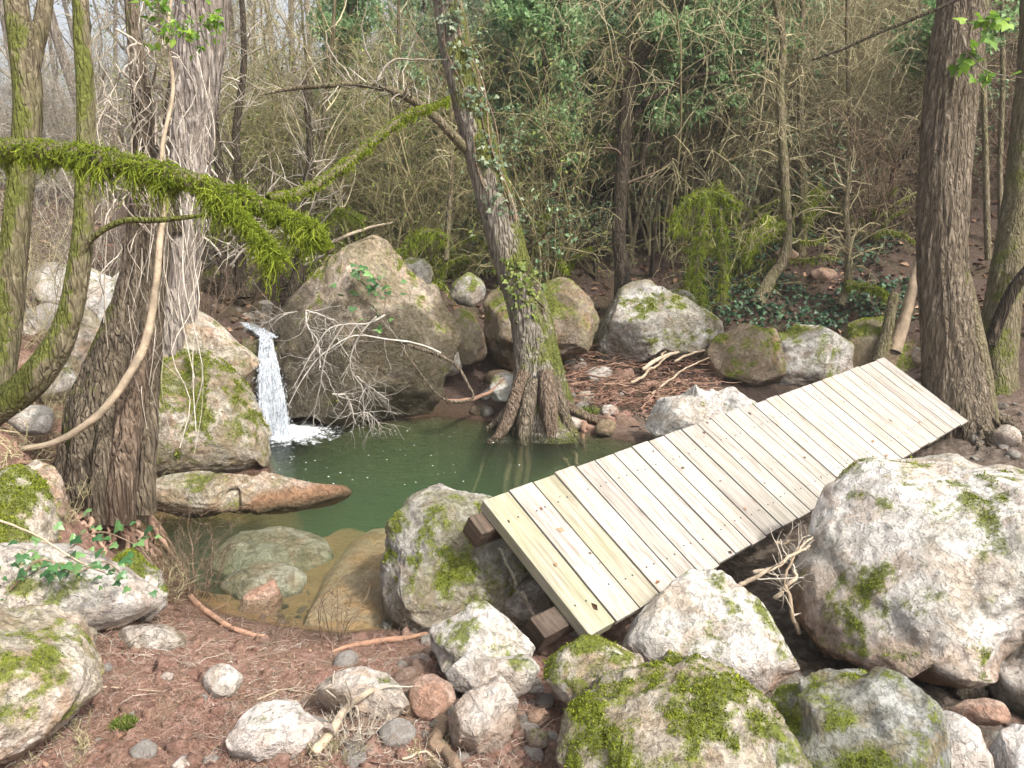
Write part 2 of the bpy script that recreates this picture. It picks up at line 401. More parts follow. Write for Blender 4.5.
# closed water body: grown polygon, top at z=0, bottom under the bed
cen = SHORE.mean(0)
big = []
for i in range(len(SHORE)):
    a, b, c = SHORE[i - 1], SHORE[i], SHORE[(i + 1) % len(SHORE)]
    t_ = unit(c - a); nrm = np.array([t_[1], -t_[0]])
    if poly_sd(np.array([b + nrm * .02]), SHORE)[0] > 0: nrm = -nrm
    big.append(b + nrm * .10)
big = np.array(big)
bm = bmesh.new()
top = [bm.verts.new((p[0], p[1], 0.0)) for p in big]; bot = [bm.verts.new((p[0], p[1], -1.6)) for p in big]
bm.faces.new(top); bm.faces.new(bot[::-1])
for i in range(len(big)):
    j = (i + 1) % len(big); bm.faces.new((top[i], bot[i], bot[j], top[j]))
bmesh.ops.recalc_face_normals(bm, faces=bm.faces); bmesh.ops.triangulate(bm, faces=bm.faces)
me = bpy.data.meshes.new('pool_water'); bm.to_mesh(me); bm.free(); me.materials.append(m_water())
pool = bpy.data.objects.new('pool_water', me); COL.objects.link(pool); tag(pool, kind='structure')
# upper stream feeding the fall
us = [P(256, 337, 8.25), P(277, 337, 8.25), (-2.2, 8.75, 1.1), (-2.55, 9.6, 1.12), (-3.0, 10.6, 1.2), (-3.6, 10.6, 1.2), (-3.35, 9.5, 1.12), (-3.0, 8.7, 1.1)]
us = np.array([tuple(p) for p in us]); LIPZ = us[0, 2]; us[:, 2] = LIPZ + np.array([0, 0, .02, .03, .05, .05, .03, .02])
mk('stream_water', us, [np.array([list(range(8))])], m_water(False, 2.2))['kind'] = 'structure'
# small still water behind the bridge
sb = np.array([tuple(G(*q, .13)) for q in [(690, 402), (735, 388), (800, 384), (850, 388), (860, 420), (700, 420)]])
mk('side_water', sb, [np.array([[0, 1, 2, 3, 4, 5][::-1]])], m_water(False, .8))['kind'] = 'structure'
# ------------------------------------------------------------------ camera, sky, sun
cam = bpy.data.cameras.new('camera'); cam.sensor_width = 36; cam.lens = 36 * F_PX / 1024; cam.clip_end = 400; cam.clip_start = .05
co_ = bpy.data.objects.new('camera', cam); COL.objects.link(co_); co_.location = (0, 0, CAM_H); co_.rotation_euler = (math.pi / 2 - PITCH, 0, 0)
SC.camera = co_
def m_haze():
    t = NT('haze'); pv = t.n('ShaderNodeVolumePrincipled'); pv.inputs['Color'].default_value = (.93, .95, .97, 1); pv.inputs['Density'].default_value = HAZE
    pv.inputs['Anisotropy'].default_value = .25; t.l(pv.outputs[0], t.out.inputs['Volume']); return t.m
HAZE = .0016
TO_SUN = Vector((.50, -.42, .76)).normalized()
w = bpy.data.worlds.new('World'); SC.world = w; w.use_nodes = True
nt = w.node_tree; nt.nodes.clear()
o_ = nt.nodes.new('ShaderNodeOutputWorld'); b_ = nt.nodes.new('ShaderNodeBackground'); s_ = nt.nodes.new('ShaderNodeTexSky')
s_.sky_type = 'NISHITA'; s_.sun_disc = False; s_.sun_elevation = math.asin(TO_SUN.z); s_.sun_rotation = math.atan2(TO_SUN.x, TO_SUN.y)
s_.dust_density = 8.0; s_.air_density = 1.0; s_.ozone_density = 1.0
b_.inputs[1].default_value = .15; hs = nt.nodes.new('ShaderNodeHueSaturation'); hs.inputs['Saturation'].default_value = .38; hs.inputs['Value'].default_value = 1.75; nt.links.new(s_.outputs[0], hs.inputs['Color']); nt.links.new(hs.outputs[0], b_.inputs[0]); nt.links.new(b_.outputs[0], o_.inputs[0])
sl = bpy.data.lights.new('sun', 'SUN'); sl.energy = 4.3; sl.angle = math.radians(3.0); sl.color = (1, .95, .86)
so = bpy.data.objects.new('sun', sl); COL.objects.link(so); so.rotation_euler = TO_SUN.to_track_quat('Z', 'Y').to_euler(); so.location = (6, -2, 9)
SC.view_settings.view_transform = 'Standard'; SC.view_settings.look = 'None'; SC.view_settings.gamma = 1.0; SC.view_settings.use_curve_mapping = False
SC.view_settings.exposure = 0.31
SC.cycles.use_denoising = True; SC.cycles.max_bounces = 6; SC.cycles.diffuse_bounces = 5; SC.cycles.glossy_bounces = 2
SC.cycles.transparent_max_bounces = 12; SC.cycles.volume_bounces = 1; SC.cycles.caustics_reflective = False; SC.cycles.caustics_refractive = False
SC.cycles.use_adaptive_sampling = True; SC.cycles.adaptive_threshold = .02
# ------------------------------------------------------------------ rocks
_ico = {}
def ico(n):
    if n not in _ico:
        b = bmesh.new(); bmesh.ops.create_icosphere(b, subdivisions=n, radius=1)
        b.verts.index_update()
        _ico[n] = (np.array([v.co[:] for v in b.verts]), np.array([[v.index for v in f.verts] for f in b.faces])); b.free()
    return _ico[n]
M_PALE = rock_mat('pale_limestone', (.49, .46, .425), (.74, .715, .68), (.17, .145, .115), (.48, .39, .315), stain=.34, film=.3)
M_GREY = rock_mat('grey_limestone', (.30, .285, .26), (.54, .52, .485), (.10, .09, .075), (.27, .21, .16), stain=.65)
M_TAN = rock_mat('tan_limestone', (.42, .36, .29), (.68, .625, .56), (.12, .09, .06), (.42, .28, .19), stain=.65)
M_BROWN = rock_mat('brown_rock', (.20, .155, .11), (.34, .28, .22), (.065, .05, .033), (.26, .16, .09), stain=.7)
M_RED = rock_mat('reddish_stone', (.34, .22, .165), (.50, .38, .31), (.16, .09, .065), (.38, .22, .155), stain=.4, film=.15)
M_BLUE = rock_mat('bluish_jagged_rock', (.17, .178, .17), (.40, .405, .385), (.06, .058, .045), (.22, .17, .09), stain=.7, scale=1.5, film=.5)
M_WHITE = rock_mat('white_stone', (.50, .475, .445), (.72, .70, .68), (.28, .26, .24), (.50, .42, .36), stain=.3, film=.25)
M_MOSS = leaf_mat('moss', [(0, (.05, .068, .008)), (.5, (.165, .205, .016)), (1, (.37, .41, .05))], .4, .9, .1)
M_MOSSBR = leaf_mat('hanging_moss', [(0, (.05, .075, .010)), (.45, (.19, .255, .024)), (1, (.46, .53, .08))], .45, .9, .1)
M_MOSSDARK = leaf_mat('dark_moss', [(0, (.03, .045, .006)), (.6, (.085, .12, .012)), (1, (.16, .2, .02))], .3, .9, .1)
def normals_of(me):
    nn = np.empty(len(me.vertices) * 3, np.float32); me.vertices.foreach_get('normal', nn); return nn.reshape(-1, 3)
def moss_tufts(V, F, N, mossv, per_m2, size, seed):
    r = np.random.default_rng(seed)
    a, b, c = V[F[:, 0]], V[F[:, 1]], V[F[:, 2]]
    ar = .5 * np.linalg.norm(np.cross(b - a, c - a), axis=1) * sstep(.34, .95, mossv[F].mean(1)) ** 1.3
    n = int(min(ar.sum() * per_m2 * 1.9, 75000))
    if n < 20: return None
    f = r.choice(len(F), n, p=ar / ar.sum())
    u = r.random((n, 2)); sw = u.sum(1) > 1; u[sw] = 1 - u[sw]
    p = a[f] + u[:, :1] * (b - a)[f] + u[:, 1:] * (c - a)[f]
    nn = N[F[f, 0]]
    d = unit(nn + .75 * r.normal(size=(n, 3)) + np.array([0, 0, .15]))
    return leaves(p - d * .003, d, r.normal(size=(n, 3)), size * .52 * r.lognormal(0, .45, n), LEAF, .6)
def rock(name, label, cat, outl, mat, d=None, base=None, T=.6, sub=5, seed=0, boxy=.72, cboxy=.75, facets=11, fq=(.70, .93), amp=.11, freq=2.2, strata=0.0,
         moss=.0, mossup=.6, tufts=None, tuft_mat=None, dirt=.25, wet=None, group=None, sink=0.0, top=None, lean=.35, dirt_shade_h=.30, flute=0.0, cells=10, flat=.5):
    r = np.random.default_rng(seed + 100)
    O = np.array(outl, float); c = (O.max(0) + O.min(0)) / 2
    if d is None:
        bx = base if base else (c[0], O[:, 1].max())
        d = hit(*bx)
        hw = (O[:, 0].max() - O[:, 0].min()) / 2 / F_PX * d
        d = d + T * hw * .75
    if d > 8.5 and cells == 10: cells, flat = 16, .8
    hw = (O[:, 0].max() - O[:, 0].min()) / 2 / F_PX * d
    hh = (O[:, 1].max() - O[:, 1].min()) / 2 / F_PX * d
    Td = T * .5 * (hw + hh)
    # outline as a radial function
    seg = np.linspace(0, 1, 12, endpoint=False); Q = np.vstack([O[i] * (1 - s) + O[(i + 1) % len(O)] * s for i in range(len(O)) for s in seg])
    qx, qy = Q[:, 0] - c[0], -(Q[:, 1] - c[1])
    th = np.arctan2(qy, qx); R = np.hypot(qx, qy); o = np.argsort(th); th, R = th[o], R[o]
    th = np.concatenate([th - 2 * np.pi, th, th + 2 * np.pi]); R = np.tile(R, 3)
    D, Fc = ico(sub)
    # random spin so that the poles of the sphere differ between rocks
    rho = np.hypot(D[:, 0], D[:, 1]); an = np.arctan2(D[:, 1], D[:, 0])
    R2 = np.interp(an, th, R) / F_PX * d
    rp = rho ** boxy
    x = np.cos(an) * R2 * rp; y = np.sin(an) * R2 * rp; z = np.sign(D[:, 2]) * np.abs(D[:, 2]) ** cboxy * Td
    V = np.stack([x, y, z], 1)
    ext = np.array([hw, hh, Td])
    for k in range(facets):
        n = unit(r.normal(size=3)); s = (V @ n); m = s.max() * r.uniform(*fq)
        e = np.maximum(0, s - m); V = V - e[:, None] * n * .93
    size0 = (hw * hh * Td) ** (1 / 3); q0 = V / size0 + r.uniform(-50, 50, 3); q0 = q0 + .45 * fbm(q0 * 1.3, 2)[:, None]
    if sub >= 5 and amp > .05: V = V - unit(V / ext) * (size0 * .085 * sstep(.62, .97, ridged(q0 * .85, 1)))[:, None]
    for ax, h_ in ((0, hw), (1, hh)):
        lo, hi = V[:, ax].min(), V[:, ax].max(); V[:, ax] = (V[:, ax] - (lo + hi) / 2) * (2 * h_ / (hi - lo)) * .985
    V[:, 2] -= lean * V[:, 1] * min(1.0, Td / hh)
    size = (hw * hh * Td) ** (1 / 3)
    nd = unit(V / ext)
    off = r.uniform(-50, 50, 3)
    q = V / size
    V = V + nd * (size * amp * (fbm(q * freq * .6 + off, 5) * 1.0 + .55 * ridged(q * freq + off, 5)))[:, None] * np.array([.8, .8, 1.0])
    if strata:
        sd = unit(np.array([r.uniform(-.4, .4), 1.0, r.uniform(-.4, .4)]))
        ph = (q @ sd) * 5 + fbm(q * 1.3 + off, 3) * 1.6
        st = np.abs((ph % 1) - .5) * 2
        V = V + nd * (size * strata * (sstep(.1, .5, st) - .5))[:, None]
    if cells:
        cs = unit(r.normal(size=(cells, 3))) * ext * r.uniform(.6, 1.0, (cells, 1)); Vw = V + size * .10 * fbm(q * 2.5 + off, 3)[:, None]
        ci = ((Vw[:, None] - cs[None]) ** 2).sum(-1).argmin(1)
        for k in range(cells):
            m_ = ci == k
            if m_.sum() > 20:
                c_ = V[m_].mean(0); n_ = unit(unit(V[m_] / ext).mean(0) / ext + .35 * r.normal(size=3) / size * .4)
                V[m_] -= (((V[m_] - c_) @ n_) * flat)[:, None] * n_ - n_ * size * r.normal() * .03
        fa, fb, fc_ = Fc[:, 0], Fc[:, 1], Fc[:, 2]; cnt = np.zeros(len(V)); 
        for u_ in (fa, fb, fc_): np.add.at(cnt, u_, 2.0)
        for it in range(3 if sub >= 6 else 2):
            acc = np.zeros_like(V)
            for u_, v1_, v2_ in ((fa, fb, fc_), (fb, fc_, fa), (fc_, fa, fb)): np.add.at(acc, u_, V[v1_] + V[v2_])
            V = V * .45 + .55 * acc / cnt[:, None]
        V = V + nd * (size * .02 * fbm(q * freq * 5 + off + 3, 4))[:, None]
    if flute:
        fx_ = np.stack([q[:, 0] * 6, q[:, 1] * 1.2, q[:, 2] * 6], 1) + off
        V = V - nd * (size * flute * np.maximum(0, ridged(fx_ + .5 * fbm(fx_ * .7, 2)[:, None], 3)))[:, None]
    if sub >= 5:
        V = V + nd * (size * amp * (.30 * fbm(q * freq * 5 + off, 4) - .22 * np.maximum(0, ridged(q * freq * 3.1 + off + 7, 3))))[:, None]
    # to the world: right, up and ray axes at the centre
    cd = unit(ray(*c)); right = np.array([1., 0, 0]); right = unit(right - cd * (right @ cd)); up = np.cross(right, cd)
    C0 = P(c[0], c[1], d)
    W = C0 + V[:, :1] * right + V[:, 1:2] * up - V[:, 2:3] * cd
    W[:, 2] -= sink
    if top is not None: W[:, 2] += top - W[:, 2].max()
    loc = np.array([C0[0], C0[1], W[:, 2].min()])
    ob = mk(name, W, [Fc], mat, loc=loc)
    N = normals_of(ob.data).astype(float)
    nz = fbm(W * 2.6 + off, 4); nz2 = fbm(W * 9 + off, 3)
    mv = np.clip(moss + .12 + mossup * (N[:, 2] - .3) + 1.25 * nz + 1.15 * nz2 + .5 * fbm(W * 24 + off, 3), 0, 1) if moss > -5 else np.zeros(len(W))
    g = np.maximum(ground_z(W[:, 0], W[:, 1], False), 0.0)
    dr = dirt * sstep(dirt_shade_h, dirt_shade_h * .15, W[:, 2] - g + .16 * nz) + .22 * sstep(.2, .5, nz) * dirt
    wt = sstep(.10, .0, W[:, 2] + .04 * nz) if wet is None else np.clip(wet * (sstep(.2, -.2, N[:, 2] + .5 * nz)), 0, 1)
    if wet is not None: wt = np.maximum(wt, wet * sstep(1.75, 1.05, W[:, 2] + 1.3 * nz) * (W[:, 2].max() > .8)); wt = np.maximum(wt, sstep(.10, .0, W[:, 2]))  # on some boulders darkens low and downward-facing parts above the waterline
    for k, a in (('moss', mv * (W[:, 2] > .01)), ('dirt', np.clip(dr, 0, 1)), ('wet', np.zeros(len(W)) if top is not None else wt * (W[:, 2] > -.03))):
        at = ob.data.attributes.new(k, 'FLOAT', 'POINT'); at.data.foreach_set('value', a.astype(np.float32))
    tag(ob, label, cat, group)
    if tufts:
        t = moss_tufts(W, Fc, N, mv, tufts[0], tufts[1], seed)
        if t: mk('moss', t[0], t[1], tuft_mat or M_MOSS, parent=ob, attrs=t[2])
    return ob
B = 'boulder'
M_SLAB = rock_mat('amber_slab', (.40, .27, .17), (.56, .42, .29), (.26, .16, .09), (.46, .27, .13), stain=.3, film=.1)
M_DARKTAN = rock_mat('dark_tan_rock', (.26, .205, .15), (.47, .40, .33), (.075, .062, .042), (.34, .255, .175), stain=.6, film=.55)
M_EARTHY = rock_mat('earthy_limestone', (.30, .255, .195), (.55, .50, .43), (.10, .08, .05), (.33, .25, .165), stain=.6, film=.55)
# --- right foreground
rock('boulder', 'huge pale boulder with moss patches at the right, in front of the bridge end', B,
     [(808, 620), (816, 560), (826, 515), (850, 482), (880, 458), (910, 440), (955, 440), (1000, 458), (1060, 490), (1110, 560), (1080, 610), (1022, 612), (992, 640), (975, 672), (940, 692), (905, 690), (872, 672), (836, 655)],
     M_PALE, d=4.15, T=.75, sub=6, cells=7, flat=.38, seed=1, boxy=.72, facets=6, fq=(.85, .97), amp=.075, freq=2.4, lean=.95, moss=-.13, mossup=.40, tufts=(42000, .012), dirt=.95, strata=.02, dirt_shade_h=.55)  # raised brown base tone also paints the shade of the undercut
rock('boulder', 'grey boulder cut by the right edge beside the gravel', B,
     [(990, 690), (1000, 650), (1015, 625), (1060, 600), (1120, 640), (1120, 720), (1050, 735), (1005, 722)], M_GREY, d=3.75, T=.8, sub=5, seed=2, moss=-.6)
rock('boulder', 'mossy lumpy boulder in the bottom foreground below the bridge', B,
     [(556, 768), (556, 712), (578, 690), (612, 668), (660, 656), (705, 652), (742, 668), (768, 700), (780, 735), (770, 790), (700, 830), (600, 830)],
     M_EARTHY, d=2.95, T=.8, sub=6, cells=12, flat=.4, seed=3, boxy=.7, facets=5, amp=.13, freq=2.8, lean=.8, moss=.12, mossup=.5, tufts=(60000, .012), dirt=.15, flute=.05)
rock('boulder', 'dark jagged faceted rock with mossy right flank at the bottom', B,
     [(752, 790), (770, 735), (792, 700), (830, 676), (868, 668), (900, 680), (918, 712), (945, 760), (950, 810), (860, 850), (780, 840)],
     M_BLUE, d=2.85, T=.75, sub=6, seed=5, boxy=.62, cboxy=.65, facets=10, fq=(.65, .9), cells=26, flat=.9, amp=.05, freq=3, lean=.5, moss=.06, mossup=.25, tufts=(50000, .010), dirt=.05)
rock('boulder', 'white sunlit boulder under the near end of the bridge', B,
     [(618, 650), (628, 612), (655, 585), (700, 572), (745, 578), (775, 605), (792, 650), (780, 690), (700, 705), (640, 690)],
     M_PALE, d=3.92, T=.55, sub=6, seed=6, facets=8, amp=.09, lean=.5, moss=-.22, mossup=.5, tufts=(30000, .01), dirt=.8)
rock('boulder', 'mossy boulder between the pool and the near bridge end', B,
     [(380, 606), (378, 560), (388, 520), (410, 490), (450, 484), (492, 492), (520, 520), (530, 560), (510, 610), (470, 640), (430, 640), (398, 628)],
     M_GREY, d=4.72, T=.7, sub=6, seed=7, boxy=.72, facets=6, amp=.10, freq=2.2, lean=.75, moss=.06, mossup=.3, tufts=(42000, .014), dirt=.2)
rock('boulder', 'low mossy rock beneath the dark beam end', B, [(536, 680), (545, 655), (580, 640), (625, 640), (650, 670), (630, 700), (570, 705)], M_TAN, d=3.45, T=.6, seed=8, moss=.08, dirt=.5, tufts=(40000, .01))
rock('boulder', 'blue grey rock in the shade under the bridge beam', B, [(486, 610), (500, 585), (525, 570), (550, 585), (560, 610), (545, 630), (510, 630)], M_GREY, d=4.5, T=.6, seed=9, moss=-.5)
rock('boulder', 'blocky white stone with grey left face beside the beam end', B,
     [(430, 655), (440, 632), (462, 612), (480, 606), (510, 620), (535, 648), (538, 668), (500, 680), (445, 680)], M_PALE, d=3.72, T=.65, sub=5, cells=9, flat=.9, seed=10, boxy=.6, facets=9, fq=(.65, .9), amp=.10, moss=-.3, dirt=.2)
rock('boulder', 'long cream stone wedged in front of the blocky white stone', B,
     [(445, 672), (452, 656), (480, 650), (505, 656), (528, 655), (540, 672), (532, 690), (500, 698), (465, 692)], M_WHITE, d=3.48, T=.6, cells=9, flat=.9, seed=11, amp=.10, moss=-.5, dirt=.3)
rock('boulder', 'angular pinkish white rock beside the dark twisted root', B,
     [(444, 730), (462, 705), (482, 690), (500, 678), (514, 690), (520, 712), (510, 735), (485, 752), (455, 750)], M_WHITE, d=3.12, T=.7, cells=9, flat=.9, seed=12, boxy=.6, facets=10, fq=(.65, .9), amp=.10, moss=-.6, dirt=.55)
rock('boulder', 'whitish rock half buried in the brown bank', B, [(318, 690), (335, 676), (365, 670), (395, 680), (415, 695), (410, 715), (360, 720), (330, 712)], M_PALE, d=3.28, T=.7, cells=9, flat=.9, seed=13, amp=.10, moss=-.3, dirt=.4)
rock('boulder', 'wide pale rock lying low in the bottom soil', B, [(228, 745), (245, 722), (275, 707), (310, 708), (335, 722), (325, 742), (270, 760), (240, 762)], M_WHITE, d=2.98, T=.7, cells=9, flat=.9, seed=14, amp=.10, moss=-.4, dirt=.4)
rock('stone', 'small white angular stone alone on the brown soil', 'stone', [(203, 680), (210, 668), (228, 665), (243, 678), (240, 692), (220, 698), (207, 692)], M_WHITE, T=.8, sub=4, seed=15, moss=-9, dirt=.2)
rock('stone', 'smooth reddish stone left of the cream stones', 'stone', [(408, 705), (412, 682), (430, 674), (448, 685), (456, 705), (440, 718), (420, 718)], M_RED, T=.8, sub=4, seed=16, moss=-9)
rock('stone', 'flat red stone slab in the gravel', 'stone', [(948, 712), (965, 702), (990, 700), (1006, 708), (1000, 722), (970, 724)], M_RED, d=3.2, T=.8, sub=4, seed=17, moss=-9, boxy=.6)
rock('boulder', 'bluish white stone at the foot of the jagged rock', B, [(918, 735), (932, 716), (955, 712), (978, 730), (990, 760), (985, 790), (940, 790), (925, 770)], M_WHITE, d=2.95, T=.7, seed=18, moss=-9, dirt=.0, boxy=.65, facets=9)
rock('boulder', 'rounded white stone in the bottom right corner', B, [(992, 760), (1000, 738), (1020, 724), (1050, 730), (1070, 770), (1040, 800), (1005, 790)], M_WHITE, d=2.95, T=.7, seed=19, moss=-9, dirt=.0)
rock('boulder', 'small grey rock between the two bottom mossy rocks', B, [(745, 740), (765, 725), (800, 735), (815, 775), (790, 810), (750, 800)], M_GREY, d=2.72, T=.7, seed=20, moss=-.2)
# --- left foreground
rock('boulder', 'tan mossy boulder in the lower left corner', B, [(-60, 640), (-20, 612), (30, 604), (70, 620), (95, 655), (92, 680), (60, 715), (20, 745), (-40, 775), (-90, 720)],
     M_TAN, d=2.95, T=.75, sub=6, seed=21, boxy=.72, facets=5, amp=.08, lean=.8, moss=.0, mossup=.4, tufts=(42000, .010), dirt=.35)
rock('boulder', 'flat white rock with ivy on the left bank', B, [(-40, 590), (0, 560), (40, 545), (85, 548), (120, 568), (158, 590), (160, 612), (120, 625), (60, 628), (0, 625)],
     M_WHITE, d=3.75, T=.75, sub=5, seed=22, amp=.10, facets=6, moss=-.28, dirt=.3)
rock('boulder', 'green mossy rock at the left edge below the vine', B, [(-50, 560), (-30, 490), (0, 466), (28, 470), (48, 500), (55, 540), (30, 575), (-20, 590)], M_TAN, d=3.95, T=.8, sub=5, seed=23, moss=.38, mossup=.4, tufts=(60000, .014))
rock('boulder', 'pale leaning slab below the tree roots', B, [(16, 470), (30, 458), (48, 470), (66, 500), (58, 520), (40, 510)], M_TAN, d=4.5, T=.8, sub=5, seed=24, moss=-.1)
rock('boulder', 'grey mossy ledge beside the root bush at the waterline', B, [(108, 560), (130, 548), (158, 575), (172, 604), (150, 622), (115, 600)], M_GREY, d=4.1, T=.8, sub=5, seed=25, moss=.15, tufts=(40000, .012))
rock('stone', 'grey layered stone slab in the soil near the ivy rock', 'stone', [(118, 640), (130, 628), (160, 625), (190, 636), (188, 650), (150, 655)], M_GREY, T=.9, sub=4, seed=26, moss=-9, boxy=.6)
# --- pool
rock('boulder', 'long flat log shaped rock lying across the pool', B, [(138, 490), (150, 478), (200, 473), (262, 475), (310, 480), (338, 482), (352, 489), (350, 499), (330, 506), (280, 513), (200, 516), (150, 512)],
     M_TAN, d=6.2, T=.35, sub=6, dirt_shade_h=.17, seed=27, boxy=.72, facets=4, fq=(.85, .97), amp=.10, moss=-.3, dirt=1.0, wet=.35, strata=.03)
rock('boulder', 'big mossy boulder left of the waterfall', B, [(112, 475), (128, 410), (140, 350), (168, 336), (202, 350), (240, 384), (262, 412), (276, 450), (270, 474), (225, 484), (155, 484)],
     M_TAN, d=7.15, cells=8, flat=.35, T=.7, sub=6, seed=28, boxy=.72, facets=6, amp=.09, lean=.5, moss=.12, mossup=.5, tufts=(12000, .022), dirt=.25, wet=.3)
rock('boulder', 'pale rounded slab on top of the mossy boulder by the fall', B, [(138, 335), (150, 306), (172, 296), (205, 314), (240, 344), (260, 364), (254, 388), (225, 392), (190, 375), (160, 360)],
     M_TAN, d=7.55, cells=6, flat=.4, T=.6, sub=5, seed=29, boxy=.72, facets=4, amp=.10, moss=-.2, dirt=.4)
rock('boulder', 'great peaked boulder right of the waterfall', B,
     [(272, 330), (290, 312), (312, 300), (330, 280), (342, 256), (362, 242), (382, 262), (402, 288), (428, 305), (445, 330), (458, 356), (448, 400), (440, 420), (400, 430), (320, 430), (284, 425), (280, 380)],
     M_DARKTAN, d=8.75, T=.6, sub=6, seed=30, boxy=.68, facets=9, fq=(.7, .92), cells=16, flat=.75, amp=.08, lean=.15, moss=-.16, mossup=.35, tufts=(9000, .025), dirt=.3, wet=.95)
rock('boulder', 'brown wet ledge under the lip of the waterfall', B, [(232, 345), (245, 338), (262, 340), (272, 352), (278, 380), (276, 420), (262, 430), (250, 400), (238, 372)], M_BROWN, d=8.35, T=.6, sub=5, seed=31, moss=-.05, wet=.6)
rock('boulder', 'pale overhanging rock behind the peaked boulder', B, [(385, 275), (398, 262), (415, 258), (432, 268), (428, 285), (412, 300), (395, 300)], M_GREY, d=9.6, T=.8, sub=5, seed=32, boxy=.6, facets=10, moss=-.2)
rock('boulder', 'grey sloping rock at the right flank of the peaked boulder', B, [(405, 300), (418, 288), (436, 300), (456, 345), (462, 372), (440, 375), (420, 340)], M_GREY, d=9.0, T=.8, sub=5, seed=33, moss=-.15)
rock('boulder', 'brown upright block right of the peaked boulder', B, [(446, 322), (455, 308), (470, 308), (482, 330), (486, 352), (470, 370), (455, 362)], M_BROWN, d=9.3, T=.9, sub=5, seed=34, boxy=.55, facets=8, moss=-.15)
rock('boulder', 'pale mossy topped rock above the brown block', B, [(448, 296), (455, 280), (470, 272), (484, 280), (486, 300), (470, 308)], M_GREY, d=9.9, T=.9, sub=4, seed=35, moss=.1)
rock('boulder', 'dark rock tucked behind the leaning ivy tree', B, [(484, 330), (486, 300), (505, 282), (530, 290), (535, 340), (520, 372), (495, 370)], M_BROWN, d=9.6, T=.9, sub=5, seed=36, moss=-.1)
rock('boulder', 'brown angular boulder right behind the leaning ivy tree', B, [(530, 300), (540, 278), (565, 285), (590, 300), (598, 325), (590, 350), (565, 362), (540, 360)], M_BROWN, d=9.5, T=.8, sub=5, seed=37, boxy=.6, facets=9, moss=.0)
rock('boulder', 'large grey mossy boulder on the far bank under the dark tree', B, [(590, 335), (600, 312), (625, 292), (655, 282), (690, 295), (722, 312), (718, 340), (690, 358), (650, 370), (608, 370)],
     M_GREY, d=9.9, T=.75, sub=6, cells=16, flat=.8, seed=38, boxy=.66, facets=7, amp=.08, strata=.05, moss=-.02, mossup=.4, tufts=(8000, .025))
rock('boulder', 'sharp white streaked slab at the waterline behind the bridge', B, [(645, 432), (660, 410), (690, 395), (718, 386), (742, 392), (762, 408), (750, 430), (700, 445), (655, 442)],
     M_WHITE, d=7.6, T=.5, sub=6, cells=16, flat=.85, seed=39, boxy=.6, facets=10, fq=(.65, .9), amp=.05, strata=.08, moss=-.45, dirt=.0)
rock('boulder', 'dull grey flat rock beside the white slab and bridge edge', B, [(740, 412), (760, 398), (800, 392), (820, 400), (800, 420), (750, 428)], M_GREY, d=7.9, T=.7, sub=4, seed=40, moss=-.3)
rock('boulder', 'left block of the low mossy ledge under the ivy slope', B, [(706, 386), (700, 360), (718, 335), (745, 322), (772, 330), (785, 355), (780, 390)], M_BROWN, d=9.3, T=.6, sub=5, seed=41, boxy=.42, cells=22, flat=.9, amp=.12, strata=.05, moss=.10, mossup=.4, tufts=(6000, .022))
rock('boulder', 'middle block of the low mossy ledge under the ivy slope', B, [(762, 392), (764, 350), (785, 330), (815, 322), (842, 330), (850, 365), (846, 392)], M_GREY, d=9.25, T=.6, sub=5, seed=141, boxy=.42, cells=22, flat=.9, amp=.12, strata=.06, moss=.08, mossup=.4, tufts=(6000, .022))
rock('boulder', 'right block of the low mossy ledge behind the bridge end', B, [(836, 385), (835, 345), (855, 322), (885, 318), (912, 335), (920, 375), (900, 395)], M_BROWN, d=9.2, T=.6, sub=5, seed=142, boxy=.42, cells=22, flat=.9, amp=.12, strata=.05, moss=.12, mossup=.4, tufts=(6000, .022))
rock('boulder', 'white slab half hidden behind the old vine tree', B, [(100, 330), (108, 285), (135, 270), (160, 285), (170, 320), (150, 345), (115, 350)], M_WHITE, d=8.0, T=.7, sub=5, seed=143, amp=.12, moss=-.2)
rock('boulder', 'undercut dark bank boulder left of the stream above the fall', B, [(195, 300), (200, 262), (222, 245), (250, 252), (262, 280), (255, 300), (220, 308)], M_BROWN, d=10.6, T=.8, sub=5, seed=144, amp=.14, moss=.0, wet=.8)  # dark tone painted in for the shaded hollow under the bank
rock('boulder', 'pale rounded rock on the left slope behind the big tree', B, [(40, 290), (52, 268), (80, 264), (112, 280), (118, 305), (95, 318), (55, 312)], M_WHITE, d=8.4, T=.9, sub=5, seed=42, moss=-.15)
rock('boulder', 'cream rock leaning in the gap between the left trunks', B, [(62, 330), (80, 300), (105, 300), (110, 340), (100, 400), (78, 440), (60, 400)], M_TAN, d=7.0, T=.7, sub=5, seed=43, moss=-.15)
rock('boulder', 'white rock behind the curved mossy trunk', B, [(10, 420), (25, 404), (45, 404), (54, 418), (48, 432), (22, 434)], M_WHITE, d=5.3, T=.9, sub=4, seed=44, moss=-.5)
rock('boulder', 'white stony outcrop at the far left slope', B, [(-30, 330), (0, 300), (40, 310), (60, 335), (40, 360), (-20, 370)], M_WHITE, d=7.8, T=.9, sub=5, seed=45, moss=-.1)
rock('boulder', 'white broken rock pile beside the left trunk', B, [(20, 385), (50, 360), (75, 372), (70, 398), (30, 402)], M_PALE, d=6.6, T=.9, sub=4, seed=46, moss=-.2)
rock('boulder', 'dark overhanging boulder on the right hillside', B, [(855, 235), (880, 215), (920, 215), (960, 235), (955, 270), (910, 285), (865, 275)], M_BROWN, d=11.5, T=.8, sub=5, seed=47, moss=-.05)
rock('boulder', 'small pale rock in front of the leaning ivy tree on the shore', B, [(488, 392), (498, 372), (515, 370), (525, 385), (520, 402), (498, 404)], M_PALE, d=8.6, T=.8, sub=4, seed=48, moss=-.2)
